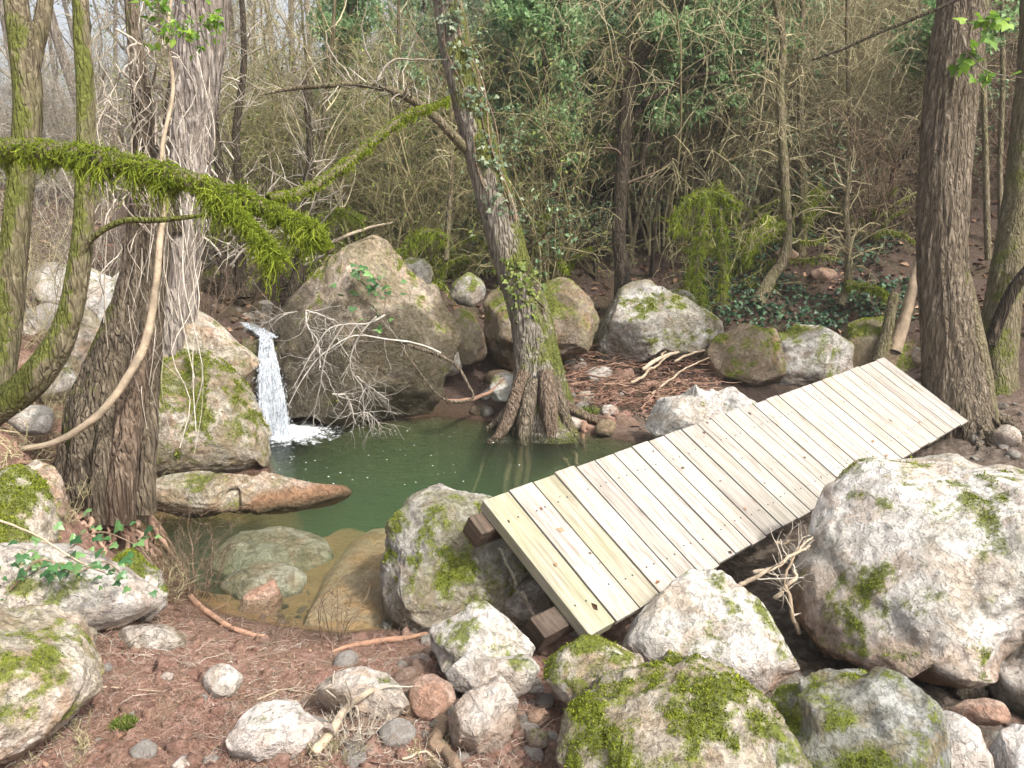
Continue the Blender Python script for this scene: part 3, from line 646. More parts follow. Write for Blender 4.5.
# submerged rocks: flat shapes lying on the bed
def sunken(label, outl, mat, top, h, seed, tilt=0.0, sub=5):
    r = np.random.default_rng(seed); O = np.array(outl, float); c = O.mean(0)
    seg = np.linspace(0, 1, 12, endpoint=False); Q = np.vstack([O[k] * (1 - s_) + O[(k + 1) % len(O)] * s_ for k in range(len(O)) for s_ in seg]) - c
    th = np.arctan2(-Q[:, 1], Q[:, 0]); R = np.hypot(Q[:, 0], Q[:, 1]); o = np.argsort(th); th, R = th[o], R[o]; th = np.concatenate([th - 2 * np.pi, th, th + 2 * np.pi]); R = np.tile(R, 3)
    D, Fc = ico(sub); rho = np.hypot(D[:, 0], D[:, 1]) ** .8; an = np.arctan2(D[:, 1], D[:, 0]); RR = np.interp(an, th, R) * rho
    W = np.array([G(c[0] + a * math.cos(b), c[1] - a * math.sin(b), top) for a, b in zip(RR, an)])
    W[:, 2] = np.where(D[:, 2] > 0, top - .45 * h * rho ** 4, top - .45 * h - .55 * h * (-D[:, 2]) ** .7) - tilt * np.abs(W[:, 1] - W[:, 1].min())
    W = W + (unit(D) * (.035 * h / .25 * fbm(W * 3 + seed, 4) - .02 * np.maximum(0, ridged(W * np.array([5, 1.5, 3]) + seed, 2)))[:, None]) * np.array([.6, .6, 1])
    W[:, 2] += top - W[:, 2].max()
    ob = mk('boulder', W, [Fc], mat, attrs={'moss': np.zeros(len(W)), 'dirt': np.zeros(len(W)), 'wet': np.zeros(len(W))}, loc=(W[:, 0].mean(), W[:, 1].mean(), W[:, 2].min())); return tag(ob, label, 'boulder')
sunken('smooth tan slab sloping under the clear shallow water', [(300, 612), (322, 560), (350, 515), (372, 500), (402, 500), (412, 540), (408, 600), (395, 622), (340, 628)], M_SLAB, -.03, .25, 50, .09)
sunken('drowned olive rock in front of the log shaped rock', [(198, 548), (225, 522), (280, 514), (326, 522), (334, 540), (305, 554), (240, 560)], M_TAN, -.10, .3, 51)
sunken('smaller drowned rock near the shallow end', [(215, 572), (248, 556), (290, 553), (308, 563), (300, 577), (240, 584)], M_TAN, -.06, .22, 52)
rock('stone', 'pink pointed stone tip poking out of the shallows', 'stone', [(232, 606), (250, 578), (272, 566), (280, 582), (276, 610), (250, 615)], M_RED, d=4.78, T=.6, top=.05, sub=4, seed=53, moss=-9)
# shore stones
for k, (nm, o, m) in enumerate([
    ('round white stone on the far shore beside the tree roots', (572, 425, 16, 10), M_WHITE), ('small white stone right of the far shore roots', (610, 411, 10, 7), M_WHITE),
    ('flat pale stone among the red roots of the far shore', (585, 396, 12, 6), M_PALE), ('brown stone at the far waterline', (606, 428, 12, 9), M_BROWN),
    ('whitish stone right of the beam on the pebbles', (532, 690, 12, 7), M_WHITE), ('dark banded stone in the pebbles below the cream rock', (536, 738, 12, 11), M_GREY),
    ('reddish oval stone beside the mossy boulder', (538, 717, 13, 9), M_RED), ('little white stone in the water edge soil', (421, 660, 10, 6), M_WHITE),
    ('pale chip of stone in the front soil', (167, 677, 7, 5), M_WHITE), ('white stone cut by the bottom edge in the soil', (184, 764, 12, 8), M_WHITE),
    ('grey stone at the foot of the right trunk', (921, 357, 11, 12), M_GREY), ('pale stone right of the right trunk base', (1008, 437, 14, 12), M_PALE),
    ('pinkish rock on the ivy slope', (825, 275, 14, 8), M_RED), ('second pinkish rock higher on the ivy slope', (786, 257, 12, 9), M_RED),
    ('flat brown stone in the gravel beside the huge boulder', (905, 712, 34, 8), M_RED), ('grey wedge stone by the huge boulder foot', (970, 690, 20, 14), M_GREY),
    ('blue grey stone in shade below the huge boulder', (808, 672, 22, 10), M_GREY), ('brown slab in the shaded channel', (790, 690, 26, 10), M_BROWN)]):
    cx, cy, w_, h_ = o; rr = np.random.default_rng(k)
    an = np.linspace(0, 2 * np.pi, 9, endpoint=False)
    rock('stone', nm, 'stone', [(cx + w_ * math.cos(a) * rr.uniform(.85, 1.1), cy - h_ * math.sin(a) * rr.uniform(.85, 1.1)) for a in an], m, T=.85, sub=4, seed=200 + k, moss=-9 if m in (M_WHITE, M_RED) else -.3, dirt=.4)
# ------------------------------------------------------------------ pebbles (a few shapes copied)
_peb = []
def peb_proto(seed, mat):
    r = np.random.default_rng(seed); D, Fc = ico(3)
    V = D * np.array([1, r.uniform(.6, .9), r.uniform(.4, .65)])
    for k in range(7):
        n = unit(r.normal(size=3)); s = V @ n; e = np.maximum(0, s - s.max() * r.uniform(.65, .9)); V = V - e[:, None] * n * .95
    V = V + D * (.10 * fbm(V * 2 + seed, 3))[:, None]
    me = raw_mesh('pebble', V, [Fc], {'moss': np.zeros(len(V)), 'dirt': np.full(len(V), .12), 'wet': np.zeros(len(V))}); me.materials.append(mat); return me
PEB = [peb_proto(i, m) for i, m in enumerate([M_WHITE, M_GREY, M_RED, M_PALE, M_BROWN, M_RED, M_GREY, M_WHITE])]
def pebbles(px0, px1, py0, py1, n, size, label, group, sel, seed):
    r = np.random.default_rng(seed)
    for k in range(n):
        q = GT(r.uniform(px0, px1), r.uniform(py0, py1)); s = size * r.lognormal(0, .45)
        o = bpy.data.objects.new('pebble', PEB[sel[r.integers(len(sel))]]); COL.objects.link(o)
        o.location = (q[0], q[1], q[2] + s * .12); o.rotation_euler = (r.normal() * .3, r.normal() * .3, r.uniform(0, 6.3)); o.scale = (s, s, s)
        tag(o, label, 'pebble', group)
pebbles(900, 1024, 690, 768, 46, .045, 'pebble in the gravel between the huge boulder and the bottom right corner', 'gravel pebbles in the bottom right corner', [0, 1, 2, 4, 5, 6], 1)
pebbles(512, 560, 678, 768, 34, .026, 'pebble in the strip left of the bottom mossy boulder', 'pebbles left of the bottom mossy boulder', [0, 2, 3, 5, 6], 2)
pebbles(765, 835, 640, 715, 26, .05, 'stone in the shaded channel left of the huge boulder', 'stones in the shaded channel under the bridge', [1, 4, 6, 2], 3)
pebbles(395, 475, 618, 690, 22, .032, 'pebble at the foot of the poolside mossy boulder', 'pebbles below the poolside mossy boulder', [1, 2, 5, 3], 4)
pebbles(470, 600, 560, 650, 26, .06, 'stone heaped in the dark beneath the near bridge end', 'stones under the near bridge end', [1, 6, 3, 4], 5)
pebbles(560, 660, 385, 436, 26, .05, 'small stone on the red brown far shore', 'stones on the far shore', [0, 2, 4, 3, 5], 6)
pebbles(200, 300, 300, 335, 20, .06, 'small stone on the flat above the waterfall', 'stones above the waterfall', [0, 1, 3, 4], 7)
pebbles(20, 420, 620, 768, 40, .014, 'tiny stone chip lying on the reddish soil', 'stone chips on the front soil', [0, 2, 5, 3], 8)
pebbles(240, 360, 590, 628, 26, .028, 'wet pebble in the shallow pool edge', 'pebbles in the pool shallows', [2, 4, 5], 9)
pebbles(960, 1024, 400, 470, 14, .06, 'stone behind the huge boulder beside the right trunks', 'stones behind the huge boulder', [0, 1, 3], 10)
pebbles(385, 548, 622, 765, 34, .055, 'angular stone in the rubble left of the near bridge end', 'angular rubble left of the near bridge end', [0, 3, 5, 7, 2, 1], 11)
pebbles(90, 440, 640, 768, 12, .045, 'pale angular stone half sunk in the reddish front soil', 'pale stones in the front soil', [0, 3, 7], 14)
pebbles(20, 170, 260, 330, 12, .16, 'pale stone on the slope behind the left trunks', 'pale stones behind the left trunks', [0, 3, 7], 12)
pebbles(480, 600, 330, 420, 16, .10, 'stone beneath the boulders around the leaning tree', 'stones around the leaning tree', [1, 4, 3, 6], 13)
# ------------------------------------------------------------------ bridge
def m_wood(name, a, b, c, green):
    t = NT(name)
    cx = t.n('ShaderNodeTexCoord'); oi = t.n('ShaderNodeObjectInfo')
    cmb = t.n('ShaderNodeCombineXYZ'); t.l(t.math('MULTIPLY', oi.outputs['Random'], 60), cmb.inputs[0]); t.l(t.math('MULTIPLY', oi.outputs['Random'], 91), cmb.inputs[1])
    ad = t.n('ShaderNodeVectorMath', operation='ADD'); t.l(cx.outputs['Object'], ad.inputs[0]); t.l(cmb.outputs[0], ad.inputs[1])
    mp = t.n('ShaderNodeMapping'); mp.inputs['Scale'].default_value = (1, .07, 1); t.l(ad.outputs[0], mp.inputs[0])
    n1 = t.noise(mp.outputs[0], 34, 6, .65, .9); n2 = t.noise(ad.outputs[0], 5, 5, .6); n3 = t.noise(mp.outputs[0], 150, 3, .6)
    n4 = t.noise(ad.outputs[0], 2.2, 3, .5)
    col = t.ramp(n1, [(.32, c), (.48, a), (.64, b)])
    col = t.mix(t.math('MULTIPLY', t.ramp(n3, [(.5, 0.), (.75, 1.)]), .35), col, c)
    col = t.mix(t.math('MULTIPLY', t.ramp(n2, [(.52, 0.), (.75, 1.)]), .4), col, (.22, .19, .15))
    col = t.mix(t.math('MULTIPLY', t.ramp(n4, [(.44, 0.), (.62, 1.)]), green), col, (.24, .265, .135))
    tint = t.ramp(oi.outputs['Random'], [(0, (.80, .80, .79)), (.5, (1, 1, 1)), (1, (1., .95, .90))])
    col = t.mix(1.0, col, tint, 'MULTIPLY')
    # knots
    v = t.n('ShaderNodeTexVoronoi'); v.inputs['Scale'].default_value = 1.0; m2 = t.n('ShaderNodeMapping'); m2.inputs['Scale'].default_value = (6, 3.0, 1); t.l(ad.outputs[0], m2.inputs[0]); t.l(m2.outputs[0], v.inputs['Vector'])
    kn = t.ramp(v.outputs['Distance'], [(.05, 1.), (.09, 0.)])
    col = t.mix(t.math('MULTIPLY', kn, .55), col, (.20, .12, .06))
    return t.done(t.pbr(col, .75, t.bump(t.math('ADD', n1, n3), .35, .004), .25))
W_PALE = m_wood('weathered_plank', (.312, .284, .258), (.405, .380, .352), (.17, .145, .122), .10)
W_GREEN = m_wood('greenish_plank', (.25, .238, .188), (.325, .308, .262), (.165, .152, .115), .3)
W_DARK = m_wood('dark_beam', (.060, .042, .032), (.115, .08, .06), (.03, .021, .016), .05)
W_MID = m_wood('brown_beam', (.26, .17, .11), (.36, .25, .17), (.14, .09, .06), .1)
t = NT('nail_head'); M_NAIL = t.done(t.pbr((.03, .026, .022), .6))
SB = .95
qA, qB, qC = [np.array([0, 0, CAM_H]) + SB * (np.array(v) - np.array([0, 0, CAM_H])) for v in ((-.17617975, 4.20870479, .68705392), (.40681506, 3.57070437, .1839908), (4.49175647, 7.24363906, .29301357))]
bx_ = unit(qC - qB); by_ = unit(qA - qB); bz_ = np.cross(bx_, by_)
BL, BW = np.linalg.norm(qC - qB), np.linalg.norm(qA - qB)
bridge = bpy.data.objects.new('plank_bridge', None); COL.objects.link(bridge); bridge.empty_display_size = .1
bridge.matrix_world = Matrix(((bx_[0], by_[0], bz_[0], qB[0]), (bx_[1], by_[1], bz_[1], qB[1]), (bx_[2], by_[2], bz_[2], qB[2]), (0, 0, 0, 1)))
tag(bridge, 'tilted footbridge of pale weathered planks resting on boulders across the stream', 'bridge')
def local_obj(name, bm_, mats, parent, loc=(0, 0, 0), rot=(0, 0, 0)):
    me = bpy.data.meshes.new(name); bm_.to_mesh(me); bm_.free()
    for m in mats: me.materials.append(m)
    o = bpy.data.objects.new(name, me); COL.objects.link(o); o.parent = parent; o.location = loc; o.rotation_euler = rot
    return o
def box_bm(x0, x1, y0, y1, z0, z1, bev=.004, seg=2, cuts=0):
    b = bmesh.new(); bmesh.ops.create_cube(b, size=1)
    for v in b.verts: v.co = Vector((x0 + (v.co.x + .5) * (x1 - x0), y0 + (v.co.y + .5) * (y1 - y0), z0 + (v.co.z + .5) * (z1 - z0)))
    bmesh.ops.bevel(b, geom=list(b.edges), offset=bev, segments=seg, affect='EDGES', profile=.6)
    return b
NP = 28; pr = np.random.default_rng(5); wts = pr.uniform(.94, 1.06, NP); wts[0] = 1.08; wts *= BL / wts.sum(); xs = np.concatenate([[0], np.cumsum(wts)])
for k in range(NP):
    j0, j1 = (pr.uniform(-.004, .006), pr.uniform(-.005, .007)); 
    if k in (3, 12): j1 += .010
    if k == 5: j0 -= .010
    th_ = .068 if k == 0 else .034
    x0, x1 = xs[k] + .0055, xs[k + 1] - .0055 - (.003 * pr.random())
    b = box_bm(x0, x1, j0, BW + j1, -th_ + pr.uniform(-.001, .001), pr.uniform(-.002, .002), .0035)
    zt = max(v.co.z for v in b.verts)
    nf = len(b.faces)
    for yb in (.19, .80):
        for xo in (.28, .68):
            if pr.random() < .12: continue
            ce = Vector((x0 + (x1 - x0) * (xo + pr.uniform(-.06, .06)), BW * (yb + pr.uniform(-.015, .015)), zt + .0008))
            vs = [b.verts.new(ce + Vector((.0068 * math.cos(a), .0068 * math.sin(a), 0))) for a in np.linspace(0, 2 * np.pi, 8, endpoint=False)]
            f = b.faces.new(vs); f.material_index = 1
    g = k in (0, 2)
    o = local_obj('plank', b, [W_GREEN if g else W_PALE, M_NAIL], bridge, rot=(0, 0, 0))
    if g: o['label'] = 'greenish plank with algae'
for yb, xs0, m, hh in ((.20, -.17, W_DARK, .125), (.90, -.09, W_DARK, .135)):
    b = box_bm(xs0, BL - .05, BW * yb - .065, BW * yb + .065, -.036 - hh - (.034 if True else 0), -.070, .012, 2)
    bmesh.ops.subdivide_edges(b, edges=[e for e in b.edges if e.calc_length() > 1], cuts=40, use_grid_fill=True)
    for v in b.verts:
        nz = perlin(np.array([v.co.x * 2.2, v.co.y * 9, v.co.z * 9])); v.co.z += .006 * float(nz); v.co.y += .008 * float(nz)
    local_obj('beam', b, [m], bridge)
# ------------------------------------------------------------------ limbs and trunks
def limb(pts, rows=60, sides=12, amp=.12, fr=3.0, fh=3.0, ridge=0.0, flare=0.0, lobes=5, moss=-1.0, mossdir=None, mossn=.9, seed=0, flare_h=.35, minz=None):
    """pts: (px, py, depth, width px); returns V, F, attrs with first point at the base"""
    r = np.random.default_rng(seed); pts = np.array(pts, float)
    W3 = np.array([P(*q[:3]) for q in pts]); R = pts[:, 3] / 2 / F_PX * pts[:, 2]
    C = catmull(W3, rows); RR = np.maximum(catmull(np.stack([R, R, R], 1), rows)[:, 0], R.min() * .5)
    tn = unit(np.gradient(C, axis=0)); ref = np.array([0.3, -1, .15]); n = unit(ref - tn * (tn @ ref)[:, None]); b = np.cross(tn, n)
    a = np.arange(sides) * 2 * np.pi / sides
    dirs = np.cos(a)[None, :, None] * n[:, None] + np.sin(a)[None, :, None] * b[:, None]
    s = np.concatenate([[0], np.cumsum(np.linalg.norm(np.diff(C, axis=0), axis=1))])
    off = r.uniform(-40, 40, 3)
    ca = np.stack(np.broadcast_arrays(np.cos(a)[None] , np.sin(a)[None], s[:, None]), -1)
    q = ca * np.array([fr, fr, fh]) + off
    dsp = amp * fbm(q, 4)
    if ridge: 
        q2 = ca * np.array([fr * 2.6, fr * 2.6, fh * 1.1]) + off
        q2 = q2 + .35 * fbm(q * 1.2, 2)[..., None]
        dsp = dsp + ridge * (ridged(q2, 3) - .3)
    if flare:
        fl = np.exp(-s / flare_h)[:, None]
        dsp = dsp + fl * flare * (.45 + .75 * np.cos(lobes * a + 2.0 * np.sin(a + off[0]) + off[1])[None] * sstep(1.2 * flare_h * 3, 0, s)[:, None])
    rad = RR[:, None] * (1 + dsp)
    V = C[:, None] + rad[..., None] * dirs
    if minz is not None: pass
    idx = np.arange(rows * sides).reshape(rows, sides)
    F = np.stack([idx[:-1], np.roll(idx[:-1], -1, 1), np.roll(idx[1:], -1, 1), idx[1:]], -1).reshape(-1, 4)
    # closing tip
    V2 = np.concatenate([V.reshape(-1, 3), C[-1:]]); tip = len(V2) - 1
    FT = np.stack([idx[-1], np.roll(idx[-1], -1), np.full(sides, tip)], -1)
    m = moss + mossn * fbm(V * 3.0 + off, 4) + .3 * fbm(V * 14, 2)
    if mossdir is not None: m = m + .45 * (dirs @ unit(np.array(mossdir, float)))
    m = np.append(np.clip(m, 0, 1).ravel(), 0)
    return V2, [F, FT], {'moss': m, 'v': np.full(len(V2), r.random()), 'h': np.append(np.repeat(s, sides), s[-1])}, C, RR
def add_limb(name, mat, parent, *a, **k):
    V, Fc, at, C, R = limb(*a, **k)
    return mk(name, V, Fc, mat, parent=parent, attrs=at), C, R
BK_GREY = bark_mat('grey_bark', [(.075, .060, .048), (.22, .19, .155), (.40, .36, .31), (.20, .16, .12)])
BK_MID = bark_mat('grey_brown_bark', [(.07, .06, .048), (.20, .175, .145), (.37, .34, .295), (.18, .155, .115)], fx=26, amp=.022)
BK_PLATE = bark_mat('plated_grey_bark', [(.07, .058, .05), (.24, .21, .185), (.42, .385, .35), (.21, .17, .14)], fx=19, fz=2.2, amp=.04)
BK_BROWN = bark_mat('brown_bark', [(.040, .033, .024), (.14, .113, .082), (.31, .262, .20), (.115, .09, .06)])
BK_MOSSY = bark_mat('mossy_bark', [(.06, .048, .03), (.145, .12, .078), (.26, .225, .16), (.11, .11, .045)], fx=34, fz=6, amp=.012)
BK_RED = twig_mat('reddish_root_bark', [(0, (.17, .10, .07)), (.5, (.28, .17, .12)), (1, (.42, .28, .21))])
BK_STEM = bark_mat('brown_stem_bark', [(.05, .037, .027), (.15, .11, .08), (.30, .235, .18), (.12, .085, .06)])
BK_DARK = bark_mat('dark_bark', [(.018, .014, .010), (.05, .038, .028), (.11, .085, .06), (.045, .04, .02)])
BK_PALE = twig_mat('pale_dead_wood', [(0, (.34, .26, .18)), (.5, (.47, .38, .28)), (1, (.60, .50, .39))])
TW_PALE = twig_mat('pale_twigs', [(0, (.30, .26, .21)), (.5, (.48, .42, .345)), (1, (.64, .585, .505))])
TW_TAN = twig_mat('tan_twigs', [(0, (.24, .205, .11)), (.5, (.42, .37, .21)), (1, (.60, .54, .35))])
TW_OLIVE = twig_mat('olive_twigs', [(0, (.17, .15, .07)), (.5, (.31, .275, .135)), (1, (.46, .415, .23))])
TW_GREY = twig_mat('grey_twigs', [(0, (.21, .185, .145)), (.5, (.37, .33, .27)), (1, (.54, .50, .42))])
TW_BROWN = twig_mat('brown_twigs', [(0, (.075, .05, .034)), (.5, (.17, .115, .078)), (1, (.30, .215, .15))])
LF_BRIGHT = leaf_mat('bright_leaves', [(0, (.07, .16, .012)), (.6, (.17, .32, .025)), (1, (.30, .46, .06))], .45)
LF_EVER = leaf_mat('evergreen_leaves', [(0, (.045, .10, .045)), (.5, (.11, .21, .10)), (1, (.24, .36, .19))], .4, .45)
LF_OLIVE = leaf_mat('yellow_green_leaves', [(0, (.06, .09, .015)), (.5, (.14, .19, .035)), (1, (.26, .31, .07))], .35, .5)
LF_IVY = leaf_mat('ivy_leaves', [(0, (.018, .065, .020)), (.6, (.05, .14, .04)), (1, (.15, .27, .09))], .2, .35, .5)
LF_IVYPALE = leaf_mat('pale_ivy_leaves', [(0, (.05, .09, .045)), (.6, (.13, .18, .10)), (1, (.30, .34, .24))], .3, .45, .3)
LF_DRY = leaf_mat('dry_leaves', [(0, (.06, .032, .02)), (.5, (.17, .095, .06)), (1, (.36, .24, .16))], .15, .8, .1)
def strand(px, r0, r1, M=24, wob=0.0, k=6):
    """hand-placed thin stem from pixel points (px, py, depth)"""
    W = np.array([P(*q) for q in px]); C = catmull(W, M)
    if wob: C = C + wob * np.stack([fbm(np.stack([np.linspace(0, 6, M) + rng.uniform(0, 99), np.full(M, a * 7.7), np.zeros(M)], 1), 3) for a in range(3)], 1)
    R_ = np.linspace(r0, r1, M); R_[0] *= .12; R_[-1] *= .12; C[0] = C[1] + (C[0] - C[1]) * .25
    return tubes(C[None], R_[None], k)
def root_path(p0, direc, L, M=10, sink=.6):
    out = [np.array(p0, float)]; d = unit(np.array([*direc, 0.]))
    for s in range(1, M):
        d = unit(d + .22 * np.append(rng.normal(size=2), 0)); q = out[-1] + d * L / (M - 1)
        g = ground_z(q[0], q[1], False)[0]; f = min(1, s / (M - 1) * 1.6)
        q[2] = out[0][2] * (1 - f) ** 1.6 + (g + .02 - .05 * (s / (M - 1)) ** 2) * (1 - (1 - f) ** 1.6)
        out.append(q)
    return np.array(out)
def roots(parent, mat, base, n, L, r0, zs=(.05, .35), arc=(0, 2 * np.pi), start=.1):
    ps, rs = [], []
    for k in range(n):
        a = rng.uniform(*arc); d = np.array([math.cos(a), math.sin(a)])
        p0 = np.array(base) + np.append(d * start, rng.uniform(*zs)); ps.append(root_path(p0, d, L * rng.uniform(.5, 1.1))); rs.append(r0 * rng.uniform(.4, 1.2) * np.linspace(1, .25, 10))
    ps = np.array([catmull(p, 22) for p in ps]); rs = np.array([np.interp(np.linspace(0, 9, 22), np.arange(10), r) for r in rs])
    ps = ps + .012 * rng.normal(size=ps.shape)
    for p, r in zip(ps, rs):
        V, Fc, at = tubes(p[None], r[None], 7); at['moss'] = np.zeros(len(V)); mk('root', V, Fc, mat, parent=parent, attrs=at)
# --- leaning ivy tree in the middle
d0 = hit(540, 432); bp = GT(540, 428)
tree = tag(empty('leaning_tree', bp), 'leaning tree with ivy and mossy roots rising from the far pool edge', 'tree')
dT = d0 + .15
add_limb('trunk', BK_MID, tree, [(541, 440, dT, 78), (540, 405, dT, 60), (538, 370, dT, 48), (531, 320, dT, 40), (512, 262, dT, 36), (496, 205, dT, 36), (480, 145, dT, 34), (464, 85, dT, 32), (454, 40, dT, 30), (446, -10, dT, 28), (440, -60, dT, 27)],
         rows=260, sides=72, amp=.10, fr=1.6, fh=2.2, ridge=.09, flare=.42, lobes=5, moss=.26, mossdir=(.75, -.5, 0), seed=4, flare_h=.3)
roots(tree, BK_RED, bp + np.array([0, .1, 0]), 16, .8, .055, (.04, .30), (-3.3, .5), .24)
for k, q in enumerate([[(524, 372, dT - .22, 14), (516, 398, dT - .3, 15), (508, 420, dT - .36, 14), (498, 436, dT - .45, 9), (488, 444, dT - .5, 5)], [(534, 380, dT - .26, 14), (528, 405, dT - .36, 16), (524, 426, dT - .42, 15), (522, 446, dT - .46, 10)],
        [(546, 372, dT - .26, 15), (548, 398, dT - .36, 18), (550, 420, dT - .42, 17), (552, 444, dT - .46, 12)], [(552, 378, dT - .2, 13), (560, 402, dT - .3, 14), (567, 422, dT - .36, 12), (576, 436, dT - .42, 7), (584, 444, dT - .45, 4)],
        [(550, 395, dT - .1, 12), (570, 408, dT - .2, 12), (590, 418, dT - .2, 9), (612, 424, dT - .2, 5)], [(526, 395, dT - .1, 12), (510, 410, dT - .15, 12), (498, 422, dT - .15, 9), (486, 430, dT - .15, 5)]]):
    add_limb('root', BK_BROWN if k % 2 else BK_STEM, tree, q, 70, 22, .35, 1.6, 5.0, .08, moss=.12 if k > 1 else -.15, seed=260 + k)
br = tag(empty('broken_branch', P(470, 150, dT)), 'broken leafless branch arching left from the leaning tree', 'branch')
V1, F1, a1, C1, R1_ = limb([(474, 156, dT, 11), (462, 145, dT - .1, 10), (448, 130, dT - .2, 9.5), (430, 112, dT - .3, 9), (408, 98, dT - .4, 8), (385, 88, dT - .5, 7), (355, 84, dT - .5, 6), (320, 86, dT - .5, 5), (290, 89, dT - .5, 4), (265, 94, dT - .5, 2)], 80, 10, .15, 2, 6, moss=-.1, seed=6)
mk('branch', V1, F1, BK_MOSSY, parent=br, attrs=a1)
tw = []
for pp, r0 in [([(374, 86, dT - .5), (390, 62, dT - .5), (420, 60, dT - .5), (450, 58, dT - .6)], .016), ([(372, 66, dT - .5), (362, 30, dT - .5), (370, -10, dT - .6)], .010),
               ([(355, 84, dT - .5), (342, 66, dT - .5), (330, 50, dT - .5), (325, 30, dT - .4)], .012), ([(298, 88, dT - .5), (312, 66, dT - .5), (335, 52, dT - .5)], .008), ([(405, 95, dT - .4), (404, 70, dT), (414, 40, dT)], .008)]:
    tw.append(strand(pp, r0, .004, 20, .03))
gp, gr = grow(C1[None], R1_[None], 40, (.2, .7), (30, 80), 7, (.3, .98), .15, .03, .3, .3, .0022)
tw.append(tubes(gp, gr, 3)); gp2, gr2 = grow(gp, gr, 3, (.1, .35), (30, 70), 5, rmin=.0016); tw.append(tubes(gp2, gr2, 3))
V, Fc, at = join(tw); mk('twigs', V, Fc, TW_GREY, parent=br, attrs=at)
def ivy_on(name, label, path_px, d, width_px, n, size, mat, spread=1.0, seed=0, stems=3, cat='ivy', shape=IVY):
    r = np.random.default_rng(seed); pp = np.array(path_px, float); c = catmull(np.column_stack([pp, np.zeros(len(pp))]), 100)[:, :2]
    root = tag(empty(name, P(*path_px[0], d)), label, cat)
    i = r.integers(0, 100, n); i = np.clip((i + 8 * np.sin(i * .35 + seed)).astype(int), 0, 99)
    off = r.normal(size=n) * width_px * .42 * spread
    rad = width_px / 2 / F_PX * d
    o = off / F_PX * d; fw = np.sqrt(np.maximum(rad ** 2 - np.clip(o, -rad, rad) ** 2, 0)) + r.uniform(.005, .06, n)
    pos = np.array([P(c[k, 0], c[k, 1], d) for k in i]) + np.stack([o, -fw, r.normal(size=n) * .03], 1)
    dn = np.stack([r.normal(size=n) * .6, -.4 + r.normal(size=n) * .5, -.5 + r.normal(size=n) * .5], 1)
    nr = np.stack([r.normal(size=n) * .5 + .2, -1 + r.normal(size=n) * .4, .6 + r.normal(size=n) * .4], 1)
    V, Fc, at = leaves(pos, dn, nr, size * r.uniform(.5, 1.3, n), shape); mk('leaves', V, Fc, mat, parent=root, attrs=at, smooth=False)
    if stems:
        st = []
        for s in range(stems):
            oo = r.uniform(-.4, .4) * width_px
            M = 30; cc = catmull(np.column_stack([pp, np.zeros(len(pp))]), M)[:, :2]
            W = np.array([P(a[0] + oo + 4 * math.sin(k * .5 + s), a[1], d) for k, a in enumerate(cc)]) + np.array([0, -rad * .95, 0])
            st.append(tubes(W[None], np.linspace(.009, .004, M)[None], 5))
        V, Fc, at = join(st); mk('stem', V, Fc, TW_BROWN, parent=root, attrs=at)
    return root
ivy_on('ivy', 'pale ivy climbing the upper half of the leaning tree', [(505, 220), (488, 150), (470, 80), (455, 30), (448, -10)], dT, 36, 360, .05, LF_IVYPALE, .72, 1, 4)
ivy_on('ivy', 'green ivy clump halfway up the trunk of the leaning tree', [(528, 312), (522, 285), (514, 258)], dT, 36, 130, .06, LF_OLIVE, .8, 2, 2)
# --- right trunk
dR = 7.45; bpR = P(962, 428, dR); bpR[2] = ground_z(bpR[0], bpR[1])[0]
tr = tag(empty('furrowed_tree', bpR), 'stout brown furrowed trunk standing behind the far end of the bridge', 'tree')
add_limb('trunk', BK_BROWN, tr, [(960, 445, dR, 66), (957, 405, dR, 58), (953, 370, dR, 51), (947, 320, dR, 46), (942, 260, dR, 43), (943, 200, dR, 45), (947, 140, dR, 46), (955, 60, dR, 47), (964, 0, dR, 46), (973, -60, dR, 45)],
         rows=320, sides=120, amp=.05, fr=1.5, fh=1.4, ridge=.14, flare=.30, lobes=4, moss=-.22, mossdir=(.9, -.3, 0), seed=9, flare_h=.4)
roots(tr, BK_BROWN, bpR, 9, .6, .035, (.02, .25), (-2.6, .2), .22)
# the buttress of the same tree
add_limb('buttress', BK_MOSSY, tr, [(984, 445, dR - .1, 34), (980, 400, dR - .12, 28), (975, 350, dR - .1, 22), (969, 300, dR - .05, 14), (964, 262, dR, 6)], 120, 48, .12, 1.5, 2, .10, moss=.05, seed=10)
# --- second right trunk, dark and mossy
dS = 8.3; bpS = P(995, 425, dS); bpS[2] = ground_z(bpS[0], bpS[1])[0]
ts = tag(empty('mossy_tree', bpS), 'dark mossy crooked trunk at the right edge behind the furrowed trunk', 'tree')
add_limb('trunk', BK_MOSSY, ts, [(992, 430, dS, 46), (994, 385, dS, 38), (1000, 330, dS, 34), (1008, 270, dS, 30), (1018, 215, dS, 30), (1026, 150, dS, 30), (1034, 60, dS, 28), (1040, -40, dS, 28)],
         200, 60, .12, 1.5, 2, .08, flare=.3, moss=-.05, mossdir=(-.3, -.5, 0), seed=12)
add_limb('branch', BK_DARK, ts, [(990, 345, dS - .15, 12), (1000, 318, dS - .2, 12), (1013, 290, dS - .3, 12), (1030, 268, dS - .4, 11), (1060, 235, dS - .5, 10)], 60, 14, .12, 2, 3, seed=13)
